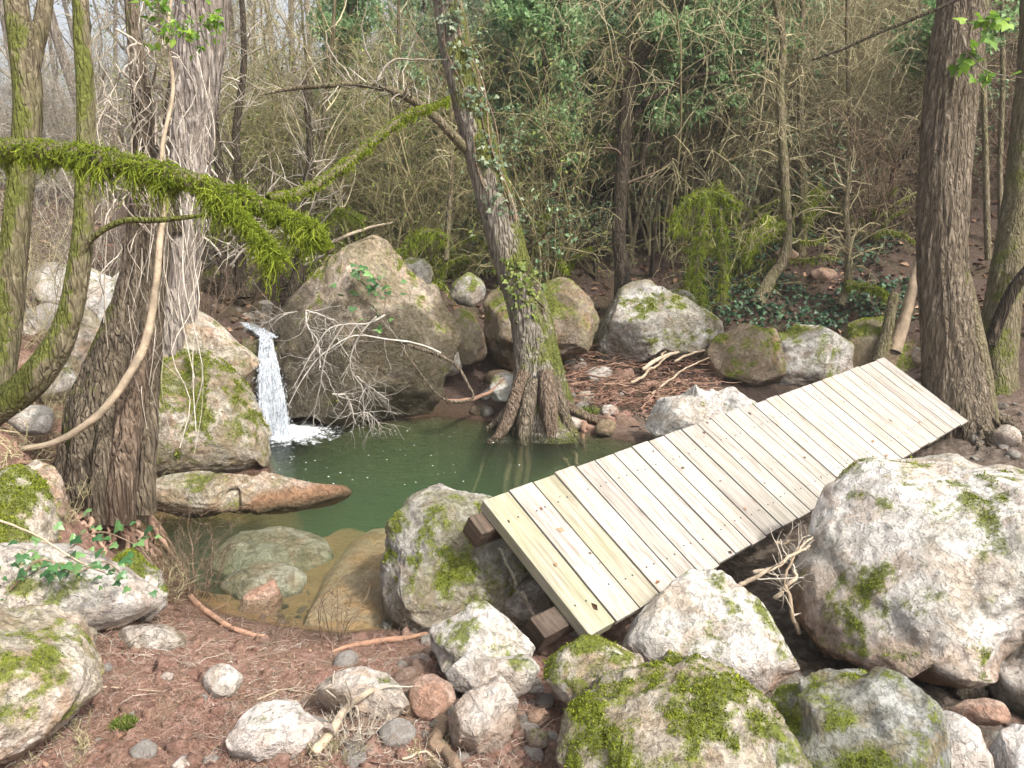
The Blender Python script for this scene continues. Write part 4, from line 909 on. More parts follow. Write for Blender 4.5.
# --- left front trunk with vines
dL = 5.45; bpL = P(100, 500, dL); bpL[2] = ground_z(bpL[0], bpL[1])[0]
tl = tag(empty('old_tree', bpL), 'old multi stemmed tree with knotted roots and hanging vines on the left bank', 'tree')
add_limb('trunk', BK_BROWN, tl, [(104, 500, dL, 60), (104, 465, dL, 62), (108, 430, dL, 72), (116, 395, dL, 72), (127, 350, dL, 60), (139, 300, dL, 46), (148, 250, dL, 40), (150, 200, dL, 34), (148, 160, dL, 26), (142, 110, dL, 19), (137, 60, dL, 15), (132, 0, dL, 13), (128, -60, dL, 12)],
         340, 110, .14, 1.4, 1.6, .13, flare=.25, lobes=6, moss=-.10, mossdir=(-.8, -.3, .3), seed=21, flare_h=.45)
for q, s in (([(76, 520, dL - .25, 34), (80, 480, dL - .28, 27), (86, 440, dL - .25, 25), (92, 405, dL - .2, 24), (102, 372, dL - .1, 14)], 1), ([(118, 520, dL - .3, 32), (122, 480, dL - .34, 27), (128, 435, dL - .32, 26), (134, 390, dL - .27, 24), (146, 335, dL - .15, 14)], 2),
             ([(142, 512, dL - .12, 26), (146, 470, dL - .14, 18), (148, 430, dL - .15, 18), (150, 385, dL - .1, 16), (154, 320, dL - .05, 10)], 3), ([(98, 522, dL - .36, 26), (101, 480, dL - .38, 19), (106, 440, dL - .34, 19), (112, 400, dL - .28, 14)], 4),
             ([(60, 515, dL - .1, 26), (64, 480, dL - .12, 22), (72, 448, dL - .1, 24), (84, 420, dL - .05, 26), (96, 395, dL, 20)], 5)):
    add_limb('stem', BK_BROWN if s != 2 else BK_STEM, tl, q, 120, 40, .16, 1.5, 2.2, .10, moss=-.4, seed=30 + s)
roots(tl, BK_RED, bpL + np.array([0, -.1, 0]), 46, .6, .022, (.05, .35), (-3.6, .6), .30)
ds_ = .35
# tangle of bare vine stems round the upper trunk
st = []
for k in range(46):
    x0 = 100 + rng.uniform(-10, 65); y0 = rng.uniform(20, 170); M = 16
    pth = [P(x0 + i * rng.uniform(-1, 4) + rng.normal() * 5, y0 + i * rng.uniform(6, 14), dL - .15 + rng.normal() * .08) for i in range(6)]
    C = catmull(np.array(pth), M); st.append(tubes(C[None], np.full((1, M), rng.uniform(.003, .009)), 4))
V, Fc, at = join(st); vt = tag(empty('vine_tangle', P(130, 150, dL)), 'tangle of bare woody vines wrapped round the upper trunk of the old tree', 'vines'); mk('stem', V, Fc, TW_PALE, parent=vt, attrs=at)
ch = []
for k in range(55):
    x0 = rng.uniform(100, 215); y0 = rng.uniform(-10, 240); L = rng.uniform(60, 260); M = 16
    C = catmull(np.array([P(x0 + rng.normal() * 6 + i * rng.normal() * 1.5, y0 + L * i / 5, dL - .3 + rng.normal() * .12) for i in range(6)]), M)
    ch.append(tubes(C[None], np.full((1, M), rng.uniform(.0012, .004)), 4))
V, Fc, at = join(ch); hv = tag(empty('hanging_vines', P(150, 100, dL - .3)), 'thin dry hanging vine strands in front of the old tree', 'vines', kind='stuff'); mk('strands', V, Fc, TW_PALE, parent=hv, attrs=at)
# --- pale trunk behind
dQ = 7.35; bpQ = P(166, 345, dQ); bpQ[2] = ground_z(bpQ[0], bpQ[1])[0]
tq = tag(empty('grey_tree', bpQ), 'thick pale grey trunk leaning behind the old vine tree', 'tree')
add_limb('trunk', BK_PLATE, tq, [(158, 400, dQ, 62), (166, 330, dQ, 54), (173, 265, dQ, 50), (180, 210, dQ, 47), (187, 150, dQ, 46), (194, 90, dQ, 47), (200, 40, dQ, 48), (206, -10, dQ, 49), (210, -60, dQ, 49)], 320, 110, .06, 1.5, 1.5, .11, flare=.2, moss=-.35, mossdir=(-1, 0, 0), seed=40)
add_limb('branch', BK_DARK, tq, [(176, 235, dQ - .2, 18), (170, 170, dQ - .15, 16), (172, 110, dQ - .15, 14), (180, 50, dQ - .1, 11), (186, -30, dQ, 9)], 90, 18, .1, 2, 2, .08, moss=-.1, seed=41)
# --- far left trunks
for nm, lab, q, sd_ in (
    ('mossy_tree', 'upright mossy trunk nearest the left edge', [(-10, 420, 5.0, 30), (0, 370, 5.0, 28), (8, 310, 5.0, 27), (14, 250, 5.0, 25), (20, 190, 5.0, 24), (27, 130, 5.0, 26), (27, 80, 5.0, 26), (20, 30, 5.0, 23), (12, -30, 5.0, 21)], 1),
    ('mossy_tree', 'curved mossy trunk bending to the lower left behind the mossy branch', [(-45, 440, 4.7, 34), (-10, 412, 4.7, 32), (25, 388, 4.7, 31), (52, 355, 4.7, 28), (68, 320, 4.7, 23), (77, 280, 4.7, 21), (83, 230, 4.7, 19), (85, 170, 4.7, 18), (86, 110, 4.7, 17), (83, 50, 4.7, 16), (79, -30, 4.7, 14)], 2)):
    b0 = P(*q[0][:3]); b0[2] = ground_z(b0[0], b0[1])[0]
    tt = tag(empty(nm, b0), lab, 'tree')
    add_limb('trunk', BK_MOSSY, tt, q, 220, 56, .08, 1.5, 2.0, .05, moss=.42, mossdir=(-.6, -.4, .2), mossn=1.2, seed=50 + sd_)
    if sd_ == 1: add_limb('branch', BK_MOSSY, tt, [(24, 90, 5.0, 22), (33, 55, 5.0, 18), (42, 20, 5.0, 15), (50, -30, 5.0, 13)], 50, 20, .1, 2, 2, .05, moss=.05, seed=55)
    else: add_limb('branch', BK_MOSSY, tt, [(72, 285, 4.7, 9), (86, 245, 4.65, 7), (120, 222, 4.6, 6), (160, 220, 4.6, 6), (205, 215, 4.6, 4)], 60, 12, .15, 2, 5, 0, moss=.6, seed=56)
# liana
TW_LIANA = twig_mat('liana_bark', [(0, (.26, .20, .135)), (1, (.40, .32, .23))])
V, Fc, at, C, R = limb([(178, -40, 5.1, 3), (168, 30, 5.1, 3), (173, 90, 5.05, 3.5), (162, 150, 5.0, 4), (166, 195, 5.0, 4.5), (160, 240, 5.0, 6), (156, 285, 4.95, 7), (146, 340, 4.9, 8), (126, 380, 4.85, 8), (98, 415, 4.8, 7.5), (60, 440, 4.75, 6.5), (20, 449, 4.7, 6), (-30, 447, 4.7, 6)], 160, 14, .35, 2, 9, seed=60)
o = mk('liana', V, Fc, TW_LIANA, attrs=at, loc=C[-1]); tag(o, 'thin pale liana swooping down across the old tree to the left edge', 'vine')
# --- mossy branches
def mossy(nm, label, pts, n, length, mat, sides=14, seed=0, droop=1.0, wid=.36, lsz=.0085, kk=17):
    V, Fc, at, C, R = limb(pts, 90, sides, .15, 2, 4, seed=seed, moss=.4)
    root = tag(empty(nm, C[0]), label, 'branch'); mk('branch', V, Fc, BK_MOSSY, parent=root, attrs=at)
    r = np.random.default_rng(seed + 7); u = r.random(n) * 88; i = u.astype(int); f = (u - i)[:, None]
    c = C[i] * (1 - f) + C[i + 1] * f; rad = R[i]
    tn = unit(C[i + 1] - C[i]); a = r.normal(size=(n, 3)); a = unit(a - tn * (a * tn).sum(1, keepdims=True))
    p0 = c + a * rad[:, None] * .9
    clump = .16 + 1.45 * sstep(-.15, .45, fbm(np.stack([u * .22, u * 0, u * 0 + seed], 1), 3))
    up = sstep(-.1, 1.0, a[:, 2])
    L = length * r.uniform(.25, 1.3, n) * clump * (1 - .72 * up) * np.interp(u, [0, 88], [1, 1])
    M = 7; pts_ = np.zeros((n, M, 3)); pts_[:, 0] = p0; d = a.copy()
    for s in range(1, M):
        d = unit(d + .42 * r.normal(size=(n, 3)) + np.array([0, 0, -.42 * droop]) * (1 - .6 * up)[:, None]); pts_[:, s] = pts_[:, s - 1] + d * (L / (M - 1))[:, None]
    V1, F1, a1 = tubes(pts_, np.linspace(.0026, .0008, M)[None] * np.ones((n, 1)), 3, r.random(n))
    # leaflets along each strand
    pi = np.repeat(np.arange(n), kk); t = r.random(n * kk) * (M - 1); j = np.minimum(t.astype(int), M - 2); g = (t - j)[:, None]
    q = pts_[pi, j] * (1 - g) + pts_[pi, j + 1] * g; tg = unit(pts_[pi, j + 1] - pts_[pi, j])
    dd = unit(.7 * tg + .8 * r.normal(size=(n * kk, 3)))
    V2, F2, a2 = leaves(q, dd, r.normal(size=(n * kk, 3)), lsz * r.uniform(.6, 1.6, n * kk), LEAF, wid)
    a2['v'] = np.clip(np.repeat(np.repeat(r.random(n), kk), 4) * .5 + a2['v'] * .5, 0, 1)
    Vm, Fm, am = join([(V1, F1, a1), (V2, F2, a2)])
    mk('moss', Vm, Fm, mat, parent=root, attrs=am, smooth=False)
    return root
mossy('mossy_branch', 'thick moss draped branch reaching in from the left edge', [(-160, 148, 3.75, 24), (-60, 150, 3.7, 23), (10, 150, 3.65, 22), (70, 154, 3.6, 21), (130, 165, 3.55, 20), (180, 178, 3.5, 19), (230, 195, 3.5, 17), (275, 212, 3.5, 15), (310, 230, 3.5, 12), (332, 252, 3.5, 8)], 6200, .125, M_MOSSBR, seed=1)
mossy('mossy_branch', 'hanging moss bunch dropping below the thick mossy branch', [(215, 195, 3.45, 10), (240, 215, 3.42, 9), (262, 240, 3.4, 8), (280, 262, 3.4, 6)], 2600, .13, M_MOSSBR, seed=2)
mossy('mossy_branch', 'slim mossy branch rising to the right from the thick mossy one', [(268, 198, 3.6, 8), (300, 192, 3.8, 9), (335, 172, 4.0, 9), (365, 148, 4.2, 9), (395, 124, 4.4, 8), (415, 112, 4.5, 7), (432, 107, 4.6, 5), (450, 98, 4.7, 3)], 1700, .035, M_MOSSBR, 10, seed=3)
# ------------------------------------------------------------------ waterfall, foam
def m_fall():
    t = NT('white_water'); co = t.coord('Object', (1, .4, .07)); n = t.noise(co, 55, 5, .65, .3)
    col = t.ramp(n, [(.3, (.58, .65, .73)), (.6, (.86, .89, .93))]); p = t.pbr(col, .3, t.bump(n, .4, .02), .5)
    tl_ = t.n('ShaderNodeBsdfTranslucent'); tl_.inputs[0].default_value = (.8, .86, .92, 1); mx = t.n('ShaderNodeMixShader'); mx.inputs[0].default_value = .35
    t.l(p.outputs[0], mx.inputs[1]); t.l(tl_.outputs[0], mx.inputs[2])
    tr_ = t.n('ShaderNodeBsdfTransparent'); m2 = t.n('ShaderNodeMixShader'); t.l(t.ramp(t.noise(co, 75, 4, .65, .4), [(.38, .98), (.64, .28)]), m2.inputs[0]); t.l(mx.outputs[0], m2.inputs[1]); t.l(tr_.outputs[0], m2.inputs[2])
    return t.done(m2)
MF = m_fall(); r = np.random.default_rng(77); n = 110; M = 14
def fall_pts(u, s, lay):
    top = P(260.5, 338, 8.26) * (1 - u) + P(270.5, 338, 8.26) * u; top[2] = LIPZ + .004
    b = P(260, 430, 7.98) * (1 - u) + P(292, 430, 7.92) * u
    q = top + (b - top) * s; q[2] = top[2] + (-.03 - top[2]) * (.2 * s + .8 * s ** 1.7); q[1] -= lay * .05 * s
    return q
sheets = []
for lay in range(3):
    nu, nv = 40, 44; S = np.array([[fall_pts(a + .02 * math.sin(b * 9 + lay + a * 20) * b, b, lay) for a in np.linspace(.02 * lay, 1 - .03 * lay, nu)] for b in np.linspace(0, 1, nv)])
    S[..., 1] += .028 * fbm(np.stack([S[..., 0] * 26 + lay * 9, S[..., 2] * 2.2, S[..., 0] * 0], -1), 3) * np.linspace(.2, 1, nv)[:, None]
    ii = np.arange(nu * nv).reshape(nv, nu); sheets.append((S.reshape(-1, 3), [np.stack([ii[:-1, :-1], ii[1:, :-1], ii[1:, 1:], ii[:-1, 1:]], -1).reshape(-1, 4)], {}))
u = r.random(n); pth = np.array([[fall_pts(a, b, r.uniform(0, 2)) for b in np.linspace(0, 1, M)] for a in u]); pth += .007 * r.normal(size=pth.shape); bot = pth[:, -1]
R = r.uniform(.0015, .006, (n, 1)) * np.linspace(.8, 1.15, M)[None]
# droplets
nd = 2200; k = r.integers(0, n, nd); t_ = r.uniform(.35, 1, nd) ** .7 * (M - 1); j = np.minimum(t_.astype(int), M - 2)
dp = pth[k, j] + .03 * r.normal(size=(nd, 3)); D, Fc = ico(1)
Vd = (dp[:, None] + D[None] * np.array([1, 1, 2.2]) * r.uniform(.002, .006, nd)[:, None, None]).reshape(-1, 3); Fd = (Fc[None] + (np.arange(nd) * len(D))[:, None, None]).reshape(-1, 3)
V1, F1, a1 = tubes(pth, R, 5); V, Fc2, at = join([(V1, F1, a1), (Vd, [Fd], {})] + sheets)
nS = 90; sx = r.random(nS); s0 = np.array([P(222 + 40 * a, 326 + 10 * a + r.uniform(-3, 3), 8.25) for a in sx]); s0[:, 2] = LIPZ + r.uniform(.0, .012, nS); s0[:, 1] += (1 - sx) * .9; s0[:, 0] -= (1 - sx) * .12
sp_ = s0[:, None] + np.linspace(0, 1, 6)[None, :, None] * np.array([.22, -.13, 0]) + .012 * r.normal(size=(nS, 6, 3)) * np.array([1, 1, .4]); Vs, Fs, as_ = tubes(sp_, np.full((nS, 6), .006), 4)
V, Fc2, at = join([(V, Fc2, at), (Vs, Fs, as_)])
wf = mk('waterfall', V, Fc2, MF, attrs=at, loc=bot.mean(0)); tag(wf, 'small white waterfall pouring between the mossy boulder and the peaked boulder', 'waterfall', kind='structure')
def m_foam():
    t = NT('foam'); p = t.pbr((.82, .86, .89), .6); co = t.coord('Object')
    n = t.noise(co, 14, 6, .65, .6); f = t.math('ADD', t.attr('h'), t.math('MULTIPLY', t.math('SUBTRACT', n, .5), 2.2))
    tr_ = t.n('ShaderNodeBsdfTransparent'); mx = t.n('ShaderNodeMixShader'); t.l(t.ramp(f, [(.40, 0.), (.95, 1.)]), mx.inputs[0]); t.l(tr_.outputs[0], mx.inputs[1]); t.l(p.outputs[0], mx.inputs[2]); return t.done(mx)
nx, ny = 80, 50; fx0 = np.linspace(240, 350, nx); fy0 = np.linspace(418, 452, ny); FX, FY = np.meshgrid(fx0, fy0)
W = np.array([G(a, b, .012) for a, b in zip(FX.ravel(), FY.ravel())]); e = np.hypot((FX.ravel() - 282) / np.where(FX.ravel() > 282, 60, 24), (FY.ravel() - 432) / 14)
W[:, 2] += .03 * np.maximum(0, 1 - e) * (1 + fbm(W * 9, 3)) * (1 + .8 * r.normal(size=len(W)) * .3)
ii = np.arange(nx * ny).reshape(ny, nx); FF = np.stack([ii[1:, :-1], ii[1:, 1:], ii[:-1, 1:], ii[:-1, :-1]], -1).reshape(-1, 4)
fo = mk('foam', W, [FF], m_foam(), attrs={'h': np.clip(1.3 - e, 0, 1)}); fo['kind'] = 'structure'
nb = 70; bp_ = np.array([G(290 + abs(r.normal()) * 110 * r.choice([1, 1, 1.4]) - 20, 425 + r.random() ** 1.3 * 60, .004) for _ in range(nb)]); bp_ = bp_[poly_sd(bp_[:, :2], SHORE) > .05]
an = np.linspace(0, 2 * np.pi, 6, endpoint=False); rr = r.uniform(.003, .009, len(bp_))
Vb = bp_[:, None] + np.stack([np.cos(an), np.sin(an), 0 * an], 1)[None] * rr[:, None, None]; Vb = Vb.reshape(-1, 3); Fb = np.arange(len(Vb)).reshape(-1, 6)
t = NT('bubble_foam'); M_BUB = t.done(t.pbr((.75, .8, .8), .4))
mk('foam_bubbles', Vb, [Fb], M_BUB, attrs={})['kind'] = 'stuff'
# ------------------------------------------------------------------ dead branch over the peaked boulder
dD = 7.85
TW_BLEACH = twig_mat('bleached_twigs', [(0, (.24, .215, .185)), (.5, (.37, .34, .30)), (1, (.50, .47, .425))])
q = lambda L: [(180 + a * .293, 230 + b * .293, dD + c) for a, b, c in L]
main = [q([(890, 420, .25), (800, 385, .1), (720, 375, 0), (600, 360, -.1), (520, 400, -.2), (460, 450, -.25), (400, 540, -.3), (370, 600, -.3)]),
        q([(700, 290, .1), (640, 320, 0), (560, 322, -.1), (500, 345, -.2), (440, 440, -.3), (385, 540, -.35)]), q([(430, 275, 0), (480, 290, -.05), (550, 320, -.1)]),
        q([(670, 295, .05), (620, 350, -.1), (585, 420, -.2), (585, 480, -.25), (620, 540, -.3), (628, 650, -.35)]),
        q([(560, 322, -.1), (500, 420, -.25), (480, 520, -.3), (455, 640, -.3)]), q([(600, 500, -.2), (660, 545, -.3), (710, 580, -.3)]),
        q([(585, 630, -.3), (640, 625, -.3), (690, 672, -.35)]), q([(400, 280, 0), (340, 290, 0), (290, 320, .05)]), q([(520, 560, -.3), (570, 570, -.3), (600, 660, -.35)]),
        q([(430, 280, 0), (435, 330, -.1), (470, 380, -.2), (480, 470, -.3)])]
parts, ps, rs = [], [], []
for k, m in enumerate(main):
    C = catmull(np.array([P(*a) for a in m]), 24) + .012 * fbm(np.stack([np.arange(24) * .4 + k * 9, np.zeros(24), np.zeros(24)], 1), 2)[:, None]
    R_ = np.linspace(.012 if k < 2 else .010, .004, 24); ps.append(C); rs.append(R_)
ps, rs = np.array(ps), np.array(rs); db = tag(empty('dead_branch', P(376, 316, dD)), 'bleached fallen branch with many bare twigs sprawled over the peaked boulder', 'branch')
V, Fc, at = tubes(ps, rs, 6); mk('limbs', V, Fc, TW_BLEACH, parent=db, attrs=at)
g1, r1 = grow(ps, rs, 14, (.15, .6), (25, 70), 8, (.1, 1), .2, -.05, .5, .4, .0028); g2, r2 = grow(g1, r1, 3, (.08, .3), (25, 70), 6, (.2, 1), .2, -.05, .6, .4, .002)
V, Fc, at = join([tubes(g1, r1, 4), tubes(g2, r2, 3)]); mk('twigs', V, Fc, TW_BLEACH, parent=db, attrs=at)
def one(nm, label, cat, pts, r0, r1, mat, M=30, wob=.02, k=8, side=0, slen=(.1, .3)):
    V, Fc, at = strand(pts, r0, r1, M, wob, k); b0 = P(*pts[0]); at['moss'] = np.zeros(len(V))
    if not side:
        return tag(mk(nm, V, Fc, mat, attrs=at, loc=b0), label, cat)
    root = tag(empty(nm, b0), label, cat); mk('stem', V, Fc, mat, parent=root, attrs=at)
    C = catmull(np.array([P(*a) for a in pts]), M)[None]; g, rr = grow(C, np.linspace(r0, r1, M)[None], side, slen, (25, 75), 7, (.1, 1), .2, .0, .5, .4, .002)
    g2, r2 = grow(g, rr, 2, (slen[0] * .5, slen[1] * .5), (25, 70), 5, rmin=.0015)
    V, Fc, at = join([tubes(g, rr, 4), tubes(g2, r2, 3)]); mk('twigs', V, Fc, TW_PALE if mat is not BK_RED else TW_BROWN, parent=root, attrs=at); return root
one('bent_branch', 'brown curved branch bent down to the waterline right of the peaked boulder', 'branch', q([(720, 370, .1), (800, 400, .1), (880, 425, .15), (945, 470, .2), (990, 540, .2), (1000, 570, .2), (960, 585, .15), (900, 578, .1), (850, 530, .05), (800, 460, 0), (750, 390, 0)]), .022, .008, BK_BROWN, 50)
one('bent_branch', 'smooth reddish root reaching from the bent branch to the tree foot', 'root', [(444, 402, 8.3), (470, 400, 8.4), (490, 392, 8.45), (505, 378, 8.5)], .03, .015, BK_RED)
one('driftwood', 'pale stick lying up the ground left of the far shore', 'stick', [(318, 250, 10.5), (345, 236, 10.7), (368, 228, 11), (395, 222, 11.2)], .03, .015, BK_PALE)
# driftwood heap on the far shore
r = np.random.default_rng(91); N = 330; M = 9
base = np.array([GT(r.uniform(565, 725), r.uniform(350, 412)) for _ in range(N)]); a = r.normal(.35, .55, N); L = r.uniform(.15, .8, N)
pth = base[:, None] + np.linspace(-.5, .5, M)[None, :, None] * (np.stack([np.cos(a), np.sin(a) * .8, r.normal(0, .12, N)], 1) * L[:, None])[:, None]
pth[..., 2] += r.uniform(.01, .14, N)[:, None]; pth += .012 * r.normal(size=pth.shape)
V, Fc, at = tubes(pth, r.uniform(.003, .011, N)[:, None] * np.linspace(1, .5, M)[None], 4)
tag(mk('root_litter', V, Fc, twig_mat('red_roots', [(0, (.09, .045, .03)), (.5, (.21, .115, .08)), (1, (.38, .24, .17))]), attrs=at), kind='stuff')
for k, (pts, r0) in enumerate([([(655, 352), (690, 345), (722, 343)], .02), ([(640, 372), (665, 355), (700, 347), (728, 338)], .028), ([(660, 358), (676, 340), (688, 332)], .015), ([(672, 362), (700, 352), (718, 352)], .018), ([(630, 385), (655, 366), (675, 352)], .02), ([(650, 395), (680, 372), (712, 356)], .015)]):
    pz = [(x, y, hit(x, min(y + 14, 400)) - .1) for x, y in pts]
    tag(one('driftwood', '', '', pz, r0, r0 * .45, BK_PALE, 24, .04), ['lowest pale driftwood stick', 'thickest pale driftwood stick', 'short upright driftwood stick', 'forked end driftwood stick', 'left end driftwood stick', 'thin driftwood stick'][k] + ' of the heap by the far grey mossy boulder', 'driftwood', 'driftwood heap on the far shore')
# sticks by the huge boulder
for k, pts in enumerate([[(735, 588, 4.2), (765, 572, 4.15), (800, 552, 4.2), (822, 540, 4.4)], [(752, 575, 4.3), (785, 560, 4.25), (815, 535, 4.3)], [(800, 640, 4.1), (790, 600, 4.1), (786, 575, 4.15), (800, 545, 4.2)], [(775, 545, 4.5), (800, 540, 4.5), (825, 530, 4.6)], [(770, 600, 4.2), (795, 580, 4.2), (790, 560, 4.25), (806, 545, 4.3)]]):
    one('root_stick', ['long pale bent stick', 'slim pale stick', 'upright dangling stick', 'short dark stick', 'looped pale root'][k] + ' caught between the bridge and the huge boulder', 'stick', pts, .014, .005, BK_PALE, 26, .03, 7, 8, (.08, .3))
# --- foreground sticks
TW_ORANGE = twig_mat('orange_brown_root', [(0, (.22, .12, .075)), (.5, (.33, .185, .12)), (1, (.42, .25, .17))])
def gp(pts, lift=.02): return [(x, y, hit(x, y) - lift) for x, y in pts]
V, Fc, at, C, R = limb([(x, y, hit(x, y) - .05, w_) for x, y, w_ in [(384, 706, 7), (396, 706, 11), (418, 711, 13), (436, 714, 14), (441, 728, 13), (434, 744, 15), (446, 753, 13), (456, 768, 12), (458, 790, 10)]], 120, 22, .5, 1.4, 11, .05, seed=71)
tag(mk('twisted_root', V, Fc, TW_BROWN, attrs=at, loc=C[4]), 'dark twisted root on the pebbles beside the angular pinkish rock', 'root')
one('driftwood', 'pale forked driftwood bent over the bottom soil', 'driftwood', [(x, y, hit(x, max(y, 716)) - .07) for x, y in [(312, 756), (328, 736), (344, 712), (362, 696), (376, 690), (386, 702), (389, 720)]], .022, .008, BK_PALE, 30, .01, 9, 7, (.05, .25))
def knob_root(nm, label, pts, mat, seed):
    V, Fc, at, C, R = limb([(x, y, hit(x, y) - l, w_) for x, y, w_, l in pts], 110, 14, .5, 1.2, 9, .0, seed=seed); tag(mk(nm, V, Fc, mat, attrs=at, loc=C[2]), label, 'root')
knob_root('root', 'orange brown root running over the bank under the bare bush', [(190, 597, 6, .04), (204, 610, 6, .05), (226, 625, 5.5, .05), (250, 634, 5, .03), (268, 637, 3.5, .0)], TW_ORANGE, 301)
knob_root('root', 'reddish root along the waterline in front of the poolside boulder', [(332, 652, 3, .0), (350, 646, 5, .03), (380, 641, 6, .04), (412, 637, 5, .03), (444, 628, 3, .01)], TW_ORANGE, 302)
one('stick', 'long pale stick at the bottom left corner below the tan boulder', 'stick', gp([(-10, 765), (20, 745), (45, 735), (60, 728)]), .012, .005, BK_PALE, 20, .01, 6, 4, (.05, .2))
one('stick', 'thin straight straw coloured twig on the soil', 'stick', gp([(85, 690), (110, 687), (150, 691), (190, 694)]), .005, .003, BK_PALE, 20, .005, 5)
one('stick', 'slim twig trailing along the left bank over the ivy rock', 'stick', [(-10, 518, 3.5), (30, 532, 3.5), (75, 560, 3.5), (110, 575, 3.5)], .006, .004, BK_PALE, 20, .01, 5)
for k, (pts) in enumerate([[(255, 700), (285, 690), (318, 695)], [(280, 755), (320, 728), (335, 712)], [(400, 760), (425, 752), (440, 765)], [(300, 735), (345, 730), (395, 728)]]):
    one('stick', ['thin root lying left of', 'slanting straw root beside', 'short pale twig in front of', 'fine curled root across'][k] + ' the forked driftwood', 'stick', gp(pts), .006, .003, BK_PALE, 20, .012, 5, 5, (.04, .15))
TW_SOIL = twig_mat('soil_fibre', [(0, (.16, .09, .07)), (.5, (.32, .20, .155)), (1, (.52, .38, .31))])
# fibrous litter over the bank and soil: uncountable
def litter(nm, px, n, L, r0, mat, lift=.006, seed=0, curl=.5, zs=.3):
    r = np.random.default_rng(seed); M = 6
    base = np.array([GT(r.uniform(px[0], px[1]), px[2] + (px[3] - px[2]) * r.random()) for _ in range(n)])
    dn = fbm(base * 1.8 + seed, 3); keep = dn > -.12 + .12 * r.normal(size=n); base = base[keep & (base[:, 2] > .0)]; n = len(base)
    a = r.uniform(0, 2 * np.pi, n); p = np.zeros((n, M, 3)); p[:, 0] = base + np.array([0, 0, lift]); LL = r.lognormal(0, .5, n) * L
    d = np.stack([np.cos(a), np.sin(a), np.abs(r.normal(0, zs, n))], 1)
    for s in range(1, M):
        d = unit(d + curl * r.normal(size=(n, 3)) * np.array([1, 1, .5]) - np.array([0, 0, .12])); p[:, s] = p[:, s - 1] + d * (LL / (M - 1))[:, None]
    g = ground_z(p[..., 0].ravel(), p[..., 1].ravel()).reshape(n, M); p[..., 2] = np.maximum(p[..., 2], g + .003)
    V, Fc, at = tubes(p, (r.uniform(.5, 1.4, n) * r0)[:, None] * np.linspace(1, .5, M)[None], 3, r.random(n))
    return tag(mk(nm, V, Fc, mat, attrs=at), kind='stuff')
litter('root_fibres', (-20, 560, 625, 790), 11000, .055, .0013, TW_SOIL, seed=3)
litter('dry_straw', (20, 520, 615, 785), 2600, .085, .0013, TW_PALE, seed=4)
litter('dry_twigs', (20, 300, 560, 650), 900, .14, .002, TW_BROWN, seed=5, zs=.8)
litter('bank_twigs', (0, 150, 380, 470), 500, .25, .004, TW_TAN, seed=6, zs=.6)
def clods(nm, px, n, size, mat, seed):
    r = np.random.default_rng(seed); b = np.array([GT(r.uniform(px[0], px[1]), r.uniform(px[2], px[3])) for _ in range(n)]); b = b[b[:, 2] > .02]; n = len(b); D, Fc = ico(2)
    s = size * r.lognormal(0, .6, n); jit = 1 + .28 * r.normal(size=(n, len(D), 1)); sc = r.uniform(.5, 1.2, (n, 1, 3))
    V = b[:, None] + D[None] * jit * sc * s[:, None, None]; F = (Fc[None] + (np.arange(n) * len(D))[:, None, None]).reshape(-1, 3); V = V.reshape(-1, 3)
    return tag(mk(nm, V, [F], mat, attrs={'far': np.zeros(len(V)), 'v': np.repeat(r.random(n), len(D))}), kind='stuff')
clods('soil_crumbs', (-20, 560, 618, 790), 3800, .0085, ground.data.materials[0], 8)
clods('shore_crumbs', (540, 720, 372, 430), 900, .02, ground.data.materials[0], 9)
def bridge_bits(n, seed):
    r = np.random.default_rng(seed); X = np.array(bx_); Y = np.array(by_); Z = np.array(bz_)
    p = qB + X * r.uniform(.05, BL - .05, (n, 1)) + Y * r.uniform(.03, BW - .03, (n, 1)) + Z * .006; a = r.uniform(0, 6.3, (n, 1)); d = np.cos(a) * X + np.sin(a) * Y + .12 * r.normal(size=(n, 1)) * Z
    V, Fc, at = leaves(p, d, Z + .3 * r.normal(size=(n, 3)), .020 * r.lognormal(0, .5, n), LEAF, .8); return tag(mk('leaf_scraps', V, Fc, LF_DRY, attrs=at, smooth=False), kind='stuff')
bridge_bits(70, 5)
def leaf_litter(nm, px, n, size, mat, seed, cond=None):
    r = np.random.default_rng(seed); base = np.array([GT(r.uniform(px[0], px[1]), r.uniform(px[2], px[3])) for _ in range(n)])
    base = base[base[:, 2] > .03]; n = len(base)
    a = r.uniform(0, 2 * np.pi, n); d = np.stack([np.cos(a), np.sin(a), r.normal(0, .25, n)], 1); nr = np.stack([r.normal(0, .45, n), r.normal(0, .45, n), np.ones(n)], 1)
    V, Fc, at = leaves(base + np.array([0, 0, .012]), d, nr, size * r.uniform(.5, 1.4, n) * np.clip(base[:, 1] / 9, .6, 1.3), LEAF, .9)
    return tag(mk(nm, V, Fc, mat, attrs=at, smooth=False), kind='stuff')
leaf_litter('leaf_litter', (-40, 1064, 150, 380), 9000, .085, LF_DRY, 1)
leaf_litter('soil_flakes', (-20, 560, 620, 790), 2200, .018, LF_DRY, 2)
leaf_litter('fallen_leaves', (-20, 1024, 480, 790), 900, .042, LF_DRY, 12)
